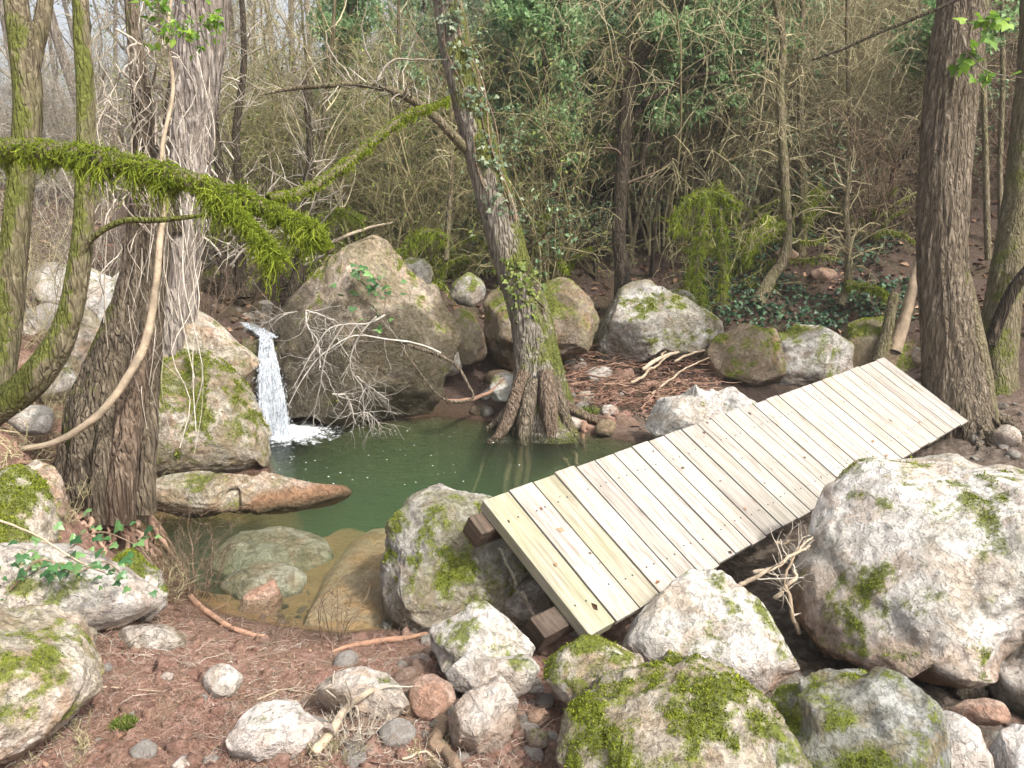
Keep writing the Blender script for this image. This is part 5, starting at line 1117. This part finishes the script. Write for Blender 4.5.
# ------------------------------------------------------------------ plants in front
def bush_mesh(nst, H, spread, n1, n2, L1, L2, seed, lift0=.05, lift1=0., wig=.1, r0=.01, M=9, ang=(25, 65), n3=0, L3=(.1, .3), thin=1.0):
    global rng
    keep = rng; rng = np.random.default_rng(seed); r = rng
    a = r.uniform(0, 2 * np.pi, nst); tl_ = r.uniform(.05, spread, nst); d = unit(np.stack([np.cos(a) * tl_, np.sin(a) * tl_, np.ones(nst)], 1))
    p = np.zeros((nst, 14, 3)); p[:, 0] = np.stack([np.cos(a), np.sin(a), np.zeros(nst)], 1) * r.uniform(0, .25 * min(1, H / 2), nst)[:, None]; p[:, 0, 2] = -.1; LL = H * r.uniform(.6, 1.15, nst)
    for s in range(1, 14):
        d = unit(d + wig * r.normal(size=(nst, 3)) + np.array([0, 0, lift0])); p[:, s] = p[:, s - 1] + d * (LL / 13)[:, None]
    R = (r0 * r.uniform(.5, 1.3, nst))[:, None] * np.linspace(1, .25, 14)[None]
    parts = [tubes(p, R, 5)]
    g, gr = grow(p, R, n1, L1, ang, M, (.15, 1), .16, lift1, .5, .35, .0045 * thin); parts.append(tubes(g, gr, 3)); last = g
    if n2:
        g2, gr2 = grow(g, gr, n2, L2, (25, 75), 6, (.15, 1), .18, lift1, .6, .4, .0035 * thin); parts.append(tubes(g2, gr2, 3)); last = g2
        if n3:
            g3, gr3 = grow(g2, gr2, n3, L3, (25, 75), 5, (.2, 1), .18, lift1, .7, .4, .002); parts.append(tubes(g3, gr3, 3)); last = g3
    rng = keep
    return parts, p, g, last
def small_bush(nm, label, px, py, H, mat, nst=16, seed=0, spread=.6, n1=7, n2=3, sc=1):
    parts, *_ = bush_mesh(nst, H, spread, n1, n2, (.12 * H, .5 * H), (.06 * H, .22 * H), seed, r0=.004 * sc, wig=.14, thin=.4)
    V, Fc, at = join(parts); b = GT(px, py); return tag(mk(nm, V + b, Fc, mat, attrs=at, loc=b), label, 'bush')
small_bush('bare_bush', 'bare brown bush at the water edge above the orange root', 190, 596, .62, TW_BROWN, 26, 3, .8)
small_bush('bare_bush', 'thin dry stems standing in the shallow water edge', 333, 640, .45, TW_BROWN, 9, 4, .35, 4, 1)
small_bush('bare_bush', 'low tangle of curled pale twigs beside the root bush', 160, 600, .40, TW_TAN, 12, 5, 1.2, 6, 3)
small_bush('bare_bush', 'wiry dry weeds left of the orange root', 120, 612, .26, TW_TAN, 18, 6, 1.0, 5, 2)
small_bush('bare_bush', 'dry grass tuft among the sticks in the front soil', 330, 755, .20, TW_TAN, 30, 7, 1.4, 5, 2)
small_bush('bare_bush', 'straw coloured tangle of dry roots around the forked driftwood', 352, 742, .26, TW_PALE, 34, 27, 1.6, 6, 2)
small_bush('bare_bush', 'brown dry tangle in front of the angular pinkish rock', 420, 758, .18, TW_TAN, 26, 28, 1.6, 6, 2)
small_bush('bare_bush', 'dry wiry tangle in the bottom left corner', 60, 752, .22, TW_TAN, 22, 29, 1.5, 6, 2)
small_bush('bare_bush', 'little dead stalk in front of the poolside mossy boulder', 416, 622, .26, TW_PALE, 3, 8, .3, 6, 2)
small_bush('bare_bush', 'dry twiggy clump left of the dark tree roots on the bank', 30, 420, .8, TW_TAN, 16, 9, 1.0)
small_bush('bare_bush', 'dry scrub between the two left mossy trunks', 58, 350, 1.3, TW_TAN, 16, 19, .8)
for k, (px, py, H, mt, wh) in enumerate([(12, 345, 1.0, 'TW_TAN', 'beside the white outcrop at the left edge'), (40, 330, 1.4, 'TW_GREY', 'before the pale rounded rock on the left slope'), (66, 300, 1.6, 'TW_GREY', 'beside the pale rounded rock on the left slope'),
        (22, 300, 1.8, 'TW_TAN', 'highest on the left slope at the edge'), (100, 275, 1.8, 'TW_GREY', 'behind the old vine tree on the left slope'), (38, 450, .5, 'TW_BROWN', 'around the white rock near the liana'), (75, 405, .8, 'TW_TAN', 'left of the foot of the old vine tree'),
        (210, 318, .9, 'TW_BROWN', 'on the flat left of the waterfall lip'), (235, 295, 1.6, 'TW_BROWN', 'above the waterfall under the mossy branch'), (300, 290, 1.2, 'TW_GREY', 'behind the left shoulder of the peaked boulder'), (160, 500, .35, 'TW_TAN', 'on the left end of the log shaped rock'), (60, 520, .3, 'TW_TAN', 'between the mossy left rock and the flat white rock')]):
    small_bush('bare_bush', ('wiry leafless scrub ' if k % 2 else 'dry tangled scrub ') + wh, px, py, H, globals()[mt], 14, 60 + k, .9, 8, 4, 1.3)
def tuft(nm, label, px, py, n, H, mat, seed, rad=.03):
    r = np.random.default_rng(seed); b = GT(px, py); a = r.uniform(0, 6.3, n); q_ = r.random(n) ** .5 * rad
    pos = b + np.stack([np.cos(a) * q_, np.sin(a) * q_, np.zeros(n)], 1); d = np.stack([np.cos(a) * .5, np.sin(a) * .5, np.ones(n)], 1) + .4 * r.normal(size=(n, 3))
    V, Fc, at = leaves(pos, d, r.normal(size=(n, 3)), H * r.uniform(.5, 1.2, n), LEAF, .3); return tag(mk(nm, V, Fc, mat, attrs=at, loc=b), label, 'plant')
tuft('moss_cushion', 'single green moss cushion on the brown soil', 124, 727, 1500, .032, LF_OLIVE, 1, .035)
tuft('fern_clump', 'bright green leafy clump under the grey cliff ledge', 757, 378, 260, .14, LF_BRIGHT, 2, .09)
tuft('grass_clump', 'small green tuft on the far shore right of the ivy tree', 590, 415, 200, .10, LF_OLIVE, 3, .07)
def ivy_ground(nm, label, px, d, n, size, mat, seed, shape=IVY):
    r = np.random.default_rng(seed); pos = []
    C = catmull(np.array([P(x, y, d) for x, y in px]), 60); i = r.integers(0, 60, n)
    pos = C[i] + r.normal(size=(n, 3)) * np.array([.10, .06, .05]); dn = r.normal(size=(n, 3)) * np.array([1, .6, .5]) + np.array([0, -.5, -.2]); nr = np.stack([r.normal(0, .4, n), -.5 + r.normal(0, .3, n), np.ones(n)], 1)
    root = tag(empty(nm, C[0]), label, 'ivy'); V, Fc, at = leaves(pos, dn, nr, size * r.uniform(.5, 1.3, n), shape); mk('leaves', V, Fc, mat, parent=root, attrs=at, smooth=False)
    V, Fc, at = tubes(C[None], np.full((1, 60), .004), 5); mk('stem', V, Fc, TW_BROWN, parent=root, attrs=at); return root
ivy_ground('ivy', 'ivy runners with glossy leaves over the flat white rock', [(10, 590), (40, 560), (75, 572), (105, 562), (125, 578)], 3.45, 60, .045, LF_IVY, 1)
ivy_ground('ivy', 'ivy sprig hanging at the edge of the root bush', [(70, 548), (100, 532), (135, 545), (150, 560)], 3.7, 24, .05, LF_IVY, 2)
ivy_ground('ivy', 'ivy leaves on the face of the peaked boulder', [(352, 300), (365, 275), (385, 290), (380, 330)], 7.95, 46, .09, LF_IVY, 3)
def spray(nm, label, pts, n, size, mat, seed, spread=.12, shape=LEAF, wd=.9, stemmat=TW_GREY, r0=.006):
    r = np.random.default_rng(seed); W = catmull(np.array([P(*a) for a in pts]), 40); root = tag(empty(nm, W[0]), label, 'leafy branch')
    V, Fc, at = tubes(W[None], np.linspace(r0, .002, 40)[None], 5); g, gr = grow(W[None], np.linspace(r0, .002, 40)[None], 14, (spread, spread * 3), (30, 80), 6, (.05, 1), .15, 0)
    V, Fc, at = join([(V, Fc, at), tubes(g, gr, 4)]); mk('stem', V, Fc, stemmat, parent=root, attrs=at)
    k = r.integers(0, len(g), n); t_ = r.integers(1, 6, n); pos = g[k, t_] + .02 * r.normal(size=(n, 3)); d = r.normal(size=(n, 3)) + np.array([0, 0, -.3]); nr = np.stack([r.normal(0, .6, n), -.4 + r.normal(0, .5, n), np.ones(n)], 1)
    V, Fc, at = leaves(pos, d, nr, size * r.uniform(.6, 1.3, n), shape, wd); mk('leaves', V, Fc, mat, parent=root, attrs=at, smooth=False); return root
spray('leafy_sprig', 'bright green leafy sprig hanging at the top before the grey trunk', [(128, -20, 4.9), (150, 5, 4.9), (165, 18, 4.9), (178, 38, 4.9)], 120, .06, LF_BRIGHT, 1, .14)
spray('leafy_sprig', 'second bright leafy sprig right on the grey trunk near the top', [(180, 10, 5.0), (196, 22, 5.0), (212, 25, 5.0)], 60, .055, LF_BRIGHT, 2, .1)
spray('leafy_sprig', 'ivy leaves dangling beside the top of the furrowed trunk', [(1000, -20, 6.9), (985, 18, 6.9), (978, 40, 6.9), (975, 78, 6.9)], 26, .12, LF_BRIGHT, 3, .1, IVY, 1)
spray('leafy_sprig', 'leafy twig curving off the right side of the furrowed trunk', [(962, 35, 6.9), (970, 55, 6.9), (990, 72, 6.9), (1024, 78, 6.9)], 16, .10, LF_BRIGHT, 4, .08, IVY, 1, r0=.014)
one('bare_branch', 'thin dark branch slanting up to the right before the furrowed trunk', 'branch', [(808, 62, 6.8), (845, 48, 6.8), (880, 32, 6.8), (920, 16, 6.8), (962, -3, 6.8), (1000, -20, 6.8)], .010, .02, BK_DARK, 40, .02, 7)

# stems above the fall, bark coloured dark for the shade there
for k, (lab, pts) in enumerate([('dark crooked stem above the waterfall under the moss', [(228, 300, 9.9, 16), (226, 270, 9.9, 12), (218, 240, 9.9, 11), (222, 190, 9.9, 10), (214, 120, 9.9, 8), (220, 40, 9.9, 6)]), ('dark paired stem right of the crooked one above the fall', [(244, 298, 10.1, 14), (240, 260, 10.1, 11), (243, 215, 10.1, 10), (236, 140, 10.1, 8), (244, 60, 10.1, 6), (240, -30, 10.1, 5)]), ('leaning dark stem behind the hanging moss bunch', [(292, 296, 10.4, 15), (300, 262, 10.4, 11), (296, 220, 10.4, 9), (310, 160, 10.4, 7), (304, 80, 10.4, 5)])]):
    b0 = P(*pts[0][:3]); tt = tag(empty('dark_sapling', b0), lab, 'tree'); V, Fc, at, C, R = limb(pts, 90, 14, .2, 1.5, 2, .05, moss=-.1, seed=190 + k); mk('trunk', V, Fc, BK_DARK, parent=tt, attrs=at)
    g, gr = grow(C[None], R[None], 34, (.4, 1.5), (30, 80), 8, (.2, 1), .18, .0, .3, .3, .004); g2, gr2 = grow(g, gr, 5, (.2, .7), (30, 70), 6); V, Fc, at = join([tubes(g, gr, 4), tubes(g2, gr2, 3)]); mk('twigs', V, Fc, TW_GREY, parent=tt, attrs=at)
# ------------------------------------------------------------------ woodland behind
def place(protos, label, cat, group, spots, seed, smin=.8, smax=1.2, label_fn=None):
    r = np.random.default_rng(seed)
    for k, (x, y) in enumerate(spots):
        p = protos[k % len(protos)]; z = float(ground_z(x, y)[0]); s = r.uniform(smin, smax); first = k < len(protos)
        if first:
            o = p; o.location = (x, y, z); o.rotation_euler = (0, 0, r.uniform(0, 6.3)); o.scale = (s, s, s * r.uniform(.9, 1.15))
        else: o = dup(p, (x, y, z), r.uniform(0, 6.3), (s, s, s * r.uniform(.9, 1.15)))
        tag(o, label, cat, group)
def px_spots(n, x0, x1, d0, d1, seed):
    r = np.random.default_rng(seed); out = []
    for k in range(n):
        d = d0 * (d1 / d0) ** r.random(); px = x0 + (x1 - x0) * (k + r.random()) / n
        q = ray(px, YH) * d; out.append((q[0], q[1]))
    r.shuffle(out); return out
def bush_proto(nm, mat, seed, leaf=None, nl=0, lsize=.06, moss=0, **kw):
    parts, p, g, last = bush_mesh(seed=seed, **kw)
    root = empty(nm, (0, 0, 0))
    V, Fc, at = join(parts[:1]); mk('stems', V, Fc, mat, parent=root, attrs=at)
    V, Fc, at = join(parts[1:]); mk('twigs', V, Fc, mat, parent=root, attrs=at)
    r = np.random.default_rng(seed + 5)
    if leaf is not None:
        k = r.integers(0, len(last), nl); j = r.integers(1, last.shape[1], nl); pos = last[k, j] + .03 * r.normal(size=(nl, 3))
        d = r.normal(size=(nl, 3)) + np.array([0, 0, -.2]); nr = np.stack([r.normal(0, .7, nl), r.normal(0, .7, nl), np.ones(nl)], 1)
        V, Fc, at = leaves(pos, d, nr, lsize * r.uniform(.6, 1.4, nl), LEAF, .85); mk('foliage', V, Fc, leaf, parent=root, attrs=at, smooth=False)
    if moss:
        n = moss; k = r.integers(0, len(p), n); j = r.integers(0, 10, n); f = r.random((n, 1)); pos = p[k, j] * (1 - f) + p[k, j + 1] * f
        L = r.uniform(.02, .09, n); d = r.normal(size=(n, 3)) * .5 + np.array([0, 0, -1]); V, Fc, at = leaves(pos + .02 * r.normal(size=(n, 3)), d, r.normal(size=(n, 3)), L, LEAF, .22)
        mk('moss', V, Fc, M_MOSSBR, parent=root, attrs=at, smooth=False)
    return root
def tree_proto(nm, H, r0, mat, tmat, seed, n1, L1, n2, L2, n3=4, L3=(.3, .8), lean=.1, crown0=.35, leaf=None, nl=0, lsize=.07, mossy_=-.3, ang=(25, 60)):
    global rng
    keep = rng; rng = np.random.default_rng(seed); r = rng; root = empty(nm, (0, 0, 0)); M = 24
    d = unit(np.array([r.normal() * lean, r.normal() * lean, 1])); p = np.zeros((1, M, 3)); p[0, 0, 2] = -.2
    for s in range(1, M):
        d = unit(d + .05 * r.normal(size=3) + np.array([0, 0, .03])); p[0, s] = p[0, s - 1] + d * H / (M - 1)
    R = r0 * np.linspace(1, .22, M)[None]
    V, Fc, at = tubes(p, R, 12); nn = fbm(V * 4 + seed, 3); at['moss'] = np.clip(mossy_ + .9 * nn + .3, 0, 1)
    V = V + (V - np.repeat(p[0], 12, 0)) * (.25 * fbm(V * np.array([6, 6, 2.]) + seed, 3))[:, None]; mk('trunk', V, Fc, mat, parent=root, attrs=at)
    g, gr = grow(p, R, n1, L1, ang, 9, (crown0, .98), .13, .06, .45, .3, .006, .6); g2, gr2 = grow(g, gr, n2, L2, (25, 70), 7, (.15, 1), .17, .02, .55, .4, .004)
    parts = [tubes(g, gr, 5), tubes(g2, gr2, 3)]; last = g2
    if n3: g3, gr3 = grow(g2, gr2, n3, L3, (25, 75), 6, (.15, 1), .2, .0, .6, .4, .003); parts.append(tubes(g3, gr3, 3)); last = g3
    V, Fc, at = join(parts); mk('crown', V, Fc, tmat, parent=root, attrs=at)
    if leaf is not None:
        k = r.integers(0, len(last), nl); j = r.integers(1, last.shape[1], nl); pos = last[k, j] + .04 * r.normal(size=(nl, 3)); dd = r.normal(size=(nl, 3)) + np.array([0, 0, -.3]); nr = np.stack([r.normal(0, .7, nl), r.normal(0, .7, nl), np.ones(nl)], 1)
        V, Fc, at = leaves(pos, dd, nr, lsize * r.uniform(.6, 1.4, nl), LEAF, .9); mk('foliage', V, Fc, leaf, parent=root, attrs=at, smooth=False)
    rng = keep; return root
# tan thicket on the right slope
tan = [bush_proto('thicket_shrub', TW_TAN, 300 + i, nst=16, H=3.6, spread=.6, n1=14, n2=5, L1=(.7, 2.0), L2=(.3, 1.0), lift0=.0, lift1=-.13, wig=.10, r0=.020, n3=1, L3=(.2, .5), moss=250 if i == 2 else 0) for i in range(3)]
place(tan, 'tan leafless thicket shrub with arching twigs on the slope behind the bridge', 'shrub', 'tan thicket behind the bridge', px_spots(22, 640, 915, 11.4, 17, 1), 1, .8, 1.3)
oli = [bush_proto('thicket_shrub', TW_OLIVE, 320 + i, nst=15, H=3.1, spread=.6, n1=11, n2=5, L1=(.6, 1.7), L2=(.25, .8), lift0=.03, lift1=-.04, wig=.11, r0=.018, n3=1, L3=(.15, .4), leaf=LF_OLIVE, nl=1300, lsize=.045, moss=500 if i == 1 else 0) for i in range(3)]
place(oli, 'olive brown leafless shrub in the thicket between the waterfall and the leaning tree', 'shrub', 'olive thicket behind the peaked boulder', px_spots(25, 200, 560, 10.8, 17, 2), 2, .8, 1.25)
mid = [bush_proto('thicket_shrub', TW_GREY, 340 + i, nst=12, H=2.6, spread=.6, n1=12, n2=6, L1=(.5, 1.3), L2=(.2, .7), lift0=.02, lift1=-.06, wig=.12, r0=.013, n3=2, L3=(.15, .4)) for i in range(2)]
place(mid, 'grey brown leafless shrub on the dark slope right of the leaning tree', 'shrub', 'grey scrub right of the leaning tree', px_spots(8, 540, 720, 13.5, 19, 3), 3, .6, 1.0)
fargr = [bush_proto('thicket_shrub', TW_GREY, 360 + i, nst=11, H=2.4, spread=.4, n1=14, n2=6, L1=(.6, 1.6), L2=(.3, .9), lift0=.05, lift1=.02, wig=.09, r0=.018, n3=2, L3=(.15, .5)) for i in range(2)]
place(fargr, 'grey leafless undergrowth shrub in the left background under the open sky', 'shrub', 'grey undergrowth in the left background', px_spots(34, -60, 460, 13, 32, 4) + px_spots(14, -420, -60, 9, 26, 14), 4, .8, 1.4)
rgt = [bush_proto('thicket_shrub', TW_BROWN, 380 + i, nst=10, H=2.2, spread=.7, n1=10, n2=6, L1=(.4, 1.1), L2=(.2, .6), lift0=.0, lift1=-.08, wig=.12, r0=.012) for i in range(2)]
place(rgt, 'dark brown twiggy shrub on the slope around the right trunks', 'shrub', 'brown scrub around the right trunks', px_spots(34, 860, 1100, 10.5, 20, 5), 5, .7, 1.2)
LF_TEAL = leaf_mat('bluish_green_leaves', [(0, (.09, .175, .085)), (.5, (.21, .345, .18)), (1, (.40, .54, .33))], .45, .5)
ev = [bush_proto('evergreen_bush', TW_BROWN, 400 + i, nst=8, H=3.2, spread=.6, n1=12, n2=5, L1=(.5, 1.3), L2=(.25, .7), lift0=.04, lift1=.0, wig=.1, r0=.02, leaf=LF_TEAL, nl=7500, lsize=.07) for i in range(2)]
place(ev, 'evergreen leafy bush on the hillside above the leaning tree and the dark tree', 'bush', 'evergreen bushes on the upper hillside', px_spots(30, 450, 790, 13, 21, 6), 6, .8, 1.4)
ev2 = [bush_proto('evergreen_bush', TW_BROWN, 410 + i, nst=8, H=1.6, spread=.8, n1=9, n2=5, L1=(.3, .8), L2=(.2, .5), lift0=.02, wig=.1, r0=.012, leaf=LF_TEAL, nl=1500, lsize=.052) for i in range(2)]
place(ev2, 'small sparse evergreen shrub growing among the leafless thicket', 'bush', 'small evergreens in the thicket', px_spots(18, 380, 1000, 11.6, 15, 7), 7, .8, 1.5)
mos = [bush_proto('mossy_shrub', TW_OLIVE, 420 + i, nst=9, H=1.9, spread=.9, n1=7, n2=4, L1=(.3, .9), L2=(.15, .4), lift0=-.04, lift1=-.16, wig=.22, r0=.018, moss=4200) for i in range(2)]
sp = [ray(x, YH)[:2] * d for x, d in ((700, 10.6), (735, 10.9), (335, 10.8), (350, 11.4), (430, 11.2), (470, 11.6), (560, 11.6), (800, 11.4), (870, 10.9), (320, 12))]
place(mos, 'shrub whose thin stems are hung with yellow green moss', 'shrub', 'moss hung shrubs', sp, 8, .8, 1.2)
# saplings and trees behind
sap = [tree_proto('sapling', 7.5, .035, BK_MOSSY, TW_TAN, 500 + i, 26, (.6, 1.8), 6, (.3, .9), 3, (.15, .5), .12, .2) for i in range(2)]
place(sap, 'slim leafless sapling in the woodland behind the stream', 'tree', 'slim saplings behind the stream', px_spots(38, 200, 1060, 11, 20, 9), 9, .7, 1.2)
bare = [tree_proto('bare_tree', 13, .11, BK_GREY, TW_GREY, 520 + i, 24, (1.2, 3.6), 7, (.5, 1.6), 3, (.3, .9), .06, .2) for i in range(3)]
place(bare, 'tall leafless grey tree in the left background against the sky', 'tree', 'bare trees against the sky', px_spots(26, -80, 470, 15, 44, 10) + px_spots(12, -420, -80, 10, 34, 15), 10, .7, 1.2)
hol = [tree_proto('evergreen_tree', 8, .12, BK_DARK, TW_BROWN, 540 + i, 26, (1.0, 2.6), 8, (.4, 1.2), 3, (.2, .5), .12, .3, LF_TEAL, 12000, .10) for i in range(2)]
place(hol, 'dark leafy evergreen tree on the upper hillside', 'tree', 'evergreen trees on the upper hillside', px_spots(14, 440, 1060, 18, 30, 11), 11, .8, 1.3)
LF_FRESH = leaf_mat('fresh_green_leaves', [(0, (.09, .19, .07)), (.5, (.21, .37, .15)), (1, (.42, .56, .30))], .5, .5)
low = [tree_proto('small_evergreen_tree', 4.3, .045, BK_DARK, TW_BROWN, 570 + i, 22, (.5, 1.3), 7, (.25, .7), 3, (.12, .35), .15, .42, LF_FRESH, 8000, .062, -.3, (40, 85)) for i in range(2)]
place(low, 'small tree with airy fresh green leaves rising out of the leafless thicket', 'tree', 'small fresh green trees on the slope', [ray(x, YH)[:2] * d for x, d in ((556, 11.2), (600, 11.6), (655, 11.5), (690, 12.4), (740, 13), (872, 11.6), (520, 12.5), (405, 13), (640, 13.5), (575, 13), (340, 13))], 21, .85, 1.15)
pal = tree_proto('evergreen_tree', 8.5, .13, BK_DARK, TW_BROWN, 560, 18, (.8, 2.2), 7, (.4, 1.0), 3, (.2, .5), .08, .35, LF_TEAL, 7000, .09)
place([pal], 'dark ivy clad tree with green leaves right behind the leaning tree top', 'tree', None, [ray(518, YH)[:2] * 13], 12, 1, 1.01)
far1 = [tree_proto('far_tree', 14, .14, BK_GREY, TW_GREY, 580 + i, 22, (1.2, 3.4), 6, (.6, 1.6), 2, (.3, 1.0), .05, .15, LF_OLIVE, 900, .14) for i in range(2)]
place(far1, 'faint tree of the far wood in the left background', 'tree', 'far wood in the left background', px_spots(18, -140, 620, 36, 62, 13) + px_spots(12, -500, -140, 28, 55, 16), 13, .8, 1.3)
# dark small tree in the middle
dM = 10.7; b0 = P(625, 290, dM); b0[2] = ground_z(b0[0], b0[1])[0]
tm = tag(empty('dark_tree', b0), 'thin dark crooked tree standing behind the large grey mossy boulder', 'tree')
V, Fc, at, C, R = limb([(626, 305, dM, 22), (622, 270, dM, 15), (619, 230, dM, 13), (621, 190, dM, 13), (624, 140, dM, 13), (628, 90, dM, 14), (638, 65, dM, 12), (652, 42, dM, 9), (662, 28, dM, 4), (676, 5, dM, 3)], 140, 24, .15, 1.5, 2, .08, flare=.3, moss=-.2, seed=81); mk('trunk', V, Fc, BK_DARK, parent=tm, attrs=at)
V, Fc, at, C2, R2 = limb([(624, 135, dM, 5), (640, 110, dM - .1, 6), (648, 100, dM - .2, 7), (665, 92, dM - .2, 6), (690, 78, dM - .2, 5), (720, 72, dM - .2, 3)], 50, 10, .15, 1.5, 3, seed=82); mk('branch', V, Fc, BK_DARK, parent=tm, attrs=at)
V, Fc, at, C3, R3 = limb([(640, 165, dM + .3, 7), (646, 140, dM + .2, 8), (649, 105, dM + .2, 9), (642, 80, dM, 6)], 50, 10, .15, 1.5, 3, seed=83); mk('branch', V, Fc, BK_DARK, parent=tm, attrs=at)
g, gr = grow(np.array([C[::3][:46]]), np.array([R[::3][:46]]), 26, (.3, 1.1), (30, 75), 8, (.3, 1), .18, 0, .3, .3, .004); g2, gr2 = grow(g, gr, 4, (.15, .5), (30, 70), 6); V, Fc, at = join([tubes(g, gr, 4), tubes(g2, gr2, 3)]); mk('twigs', V, Fc, TW_BROWN, parent=tm, attrs=at)
# mossy saplings on the right
for k, (lab, pts) in enumerate([('mossy crooked sapling leaning over the ivy slope', [(756, 306, 10.3, 17), (770, 280, 10.4, 13), (782, 262, 10.4, 11), (788, 235, 10.4, 9), (786, 200, 10.4, 9), (783, 150, 10.4, 9), (780, 90, 10.4, 8), (783, 40, 10.4, 7), (770, -20, 10.4, 6)]),
                                ('upright thin mossy sapling left of the furrowed trunk', [(800, 265, 11, 10), (804, 210, 11, 9), (802, 150, 11, 7), (800, 80, 11, 6), (803, 0, 11, 5), (805, -40, 11, 4)]),
                                ('mossy stem rising behind the bridge end', [(840, 305, 9.8, 9), (848, 282, 9.8, 8), (848, 250, 9.8, 7), (846, 210, 9.8, 6), (850, 170, 9.8, 4)]),
                                ('short dead mossy snag beside the far bridge end', [(878, 362, 8.9, 13), (886, 335, 8.9, 11), (893, 300, 8.9, 10), (896, 294, 8.9, 8)]),
                                ('pale leaning dead stem left of the furrowed trunk', [(894, 352, 8.95, 14), (904, 320, 9.0, 12), (912, 290, 9.0, 10), (918, 262, 9.1, 8), (922, 240, 9.1, 5)]),
                                ('pale thin upright stem behind the leaning ivy tree', [(446, 260, 10.6, 5), (450, 200, 10.6, 5), (452, 150, 10.6, 4), (450, 90, 10.6, 3)]),
                                ('thin straight stem right of the furrowed trunk', [(988, 260, 9.8, 6), (986, 180, 9.8, 6), (984, 90, 9.8, 5), (982, 0, 9.8, 5)]),
                                ('second thin straight stem further right of the furrowed trunk', [(1002, 255, 10.2, 6), (1000, 170, 10.2, 5), (1003, 80, 10.2, 5), (1002, 0, 10.2, 4)])]):
    b0 = P(*pts[0][:3]); tt = tag(empty('mossy_sapling', b0), lab, 'tree'); V, Fc, at, C, R = limb(pts, 90, 14, .2, 1.5, 2, .05, moss=.12 if k < 4 else -.3, seed=90 + k); mk('trunk', V, Fc, BK_PALE if k == 4 else BK_MOSSY, parent=tt, attrs=at)
    if k in (0, 1, 2, 5): 
        g, gr = grow(C[None], R[None], 30, (.3, 1.0), (30, 80), 8, (.25, 1), .18, -.05, .3, .3, .004); g2, gr2 = grow(g, gr, 4, (.15, .5), (30, 70), 6, lift=-.08); V, Fc, at = join([tubes(g, gr, 4), tubes(g2, gr2, 3)]); mk('twigs', V, Fc, TW_TAN, parent=tt, attrs=at)
LF_IVYDARK = leaf_mat('dark_ivy_leaves', [(0, (.012, .035, .018)), (.6, (.035, .085, .04)), (1, (.10, .18, .09))], .2, .45, .35)
for k, (lab, pts, n_, L_) in enumerate([('moss curtain hung from a bowed branch above the far grey boulder', [(672, 235, 9.9, 4), (682, 208, 9.9, 6), (700, 194, 9.9, 6), (722, 196, 9.9, 6), (742, 208, 9.9, 4)], 700, .42), ('moss covered upright stem in the far moss curtain', [(722, 300, 9.95, 6), (724, 262, 9.95, 6), (721, 225, 9.95, 6), (718, 180, 9.95, 5)], 700, .22),
        ('second moss covered stem left in the far moss curtain', [(702, 305, 9.8, 6), (697, 270, 9.8, 6), (700, 235, 9.8, 5), (706, 196, 9.8, 4)], 700, .28), ('mossy arm reaching left from the crooked sapling', [(745, 262, 10.2, 4), (752, 245, 10.2, 6), (768, 232, 10.3, 6), (786, 222, 10.4, 4)], 500, .16),
        ('low mossy branch right of the ivy slope stem', [(846, 284, 9.7, 6), (862, 286, 9.7, 6), (878, 290, 9.7, 5), (888, 296, 9.7, 3)], 320, .12), ('moss hung twig under the tan thicket', [(806, 228, 10.6, 4), (812, 200, 10.6, 4), (822, 186, 10.6, 3)], 300, .25),
        ('mossy low hanging branch behind the peaked boulder', [(395, 262, 10.2, 5), (412, 240, 10.2, 6), (430, 232, 10.2, 5), (448, 240, 10.2, 4)], 500, .28), ('mossy thin branch behind the thick mossy branch', [(300, 236, 10.4, 5), (322, 218, 10.4, 6), (345, 212, 10.4, 5), (365, 222, 10.4, 4)], 500, .30)]):
    mossy('mossy_branch', lab, pts, n_, L_, M_MOSSBR, 8, seed=20 + k, lsz=.022, kk=9)
# ivy ground cover on the slope behind the bridge
r = np.random.default_rng(33); n = 3000
pos = np.array([GT(r.uniform(690, 905), r.uniform(235, 335)) for _ in range(n)]); dn = fbm(pos * 1.3 + 4, 3); pos = pos[dn > -.05]; n = len(pos)
V, Fc, at = leaves(pos + np.stack([r.normal(0, .05, n), r.normal(0, .05, n), r.uniform(.02, .16, n)], 1), r.normal(size=(n, 3)) + np.array([0, -.6, -.2]), np.stack([r.normal(0, .5, n), -.4 + r.normal(0, .4, n), np.ones(n)], 1), .06 * r.uniform(.5, 1.3, n), IVY)
tag(mk('ivy_groundcover', V, Fc, LF_IVYDARK, attrs=at, smooth=False), kind='stuff')

# the air between the trees
x0, x1, y0, y1, z0, z1 = -78., 78., -63., 93., float(ZG.min()) - 1.6, float(ZG.max()) + 22
V = np.array([(x, y, z) for x in (x0, x1) for y in (y0, y1) for z in (z0, z1)])
hz = mk('haze', V, [np.array([[0, 1, 3, 2], [4, 6, 7, 5], [0, 4, 5, 1], [2, 3, 7, 6], [0, 2, 6, 4], [1, 5, 7, 3]])], m_haze(), smooth=False); hz['kind'] = 'stuff'
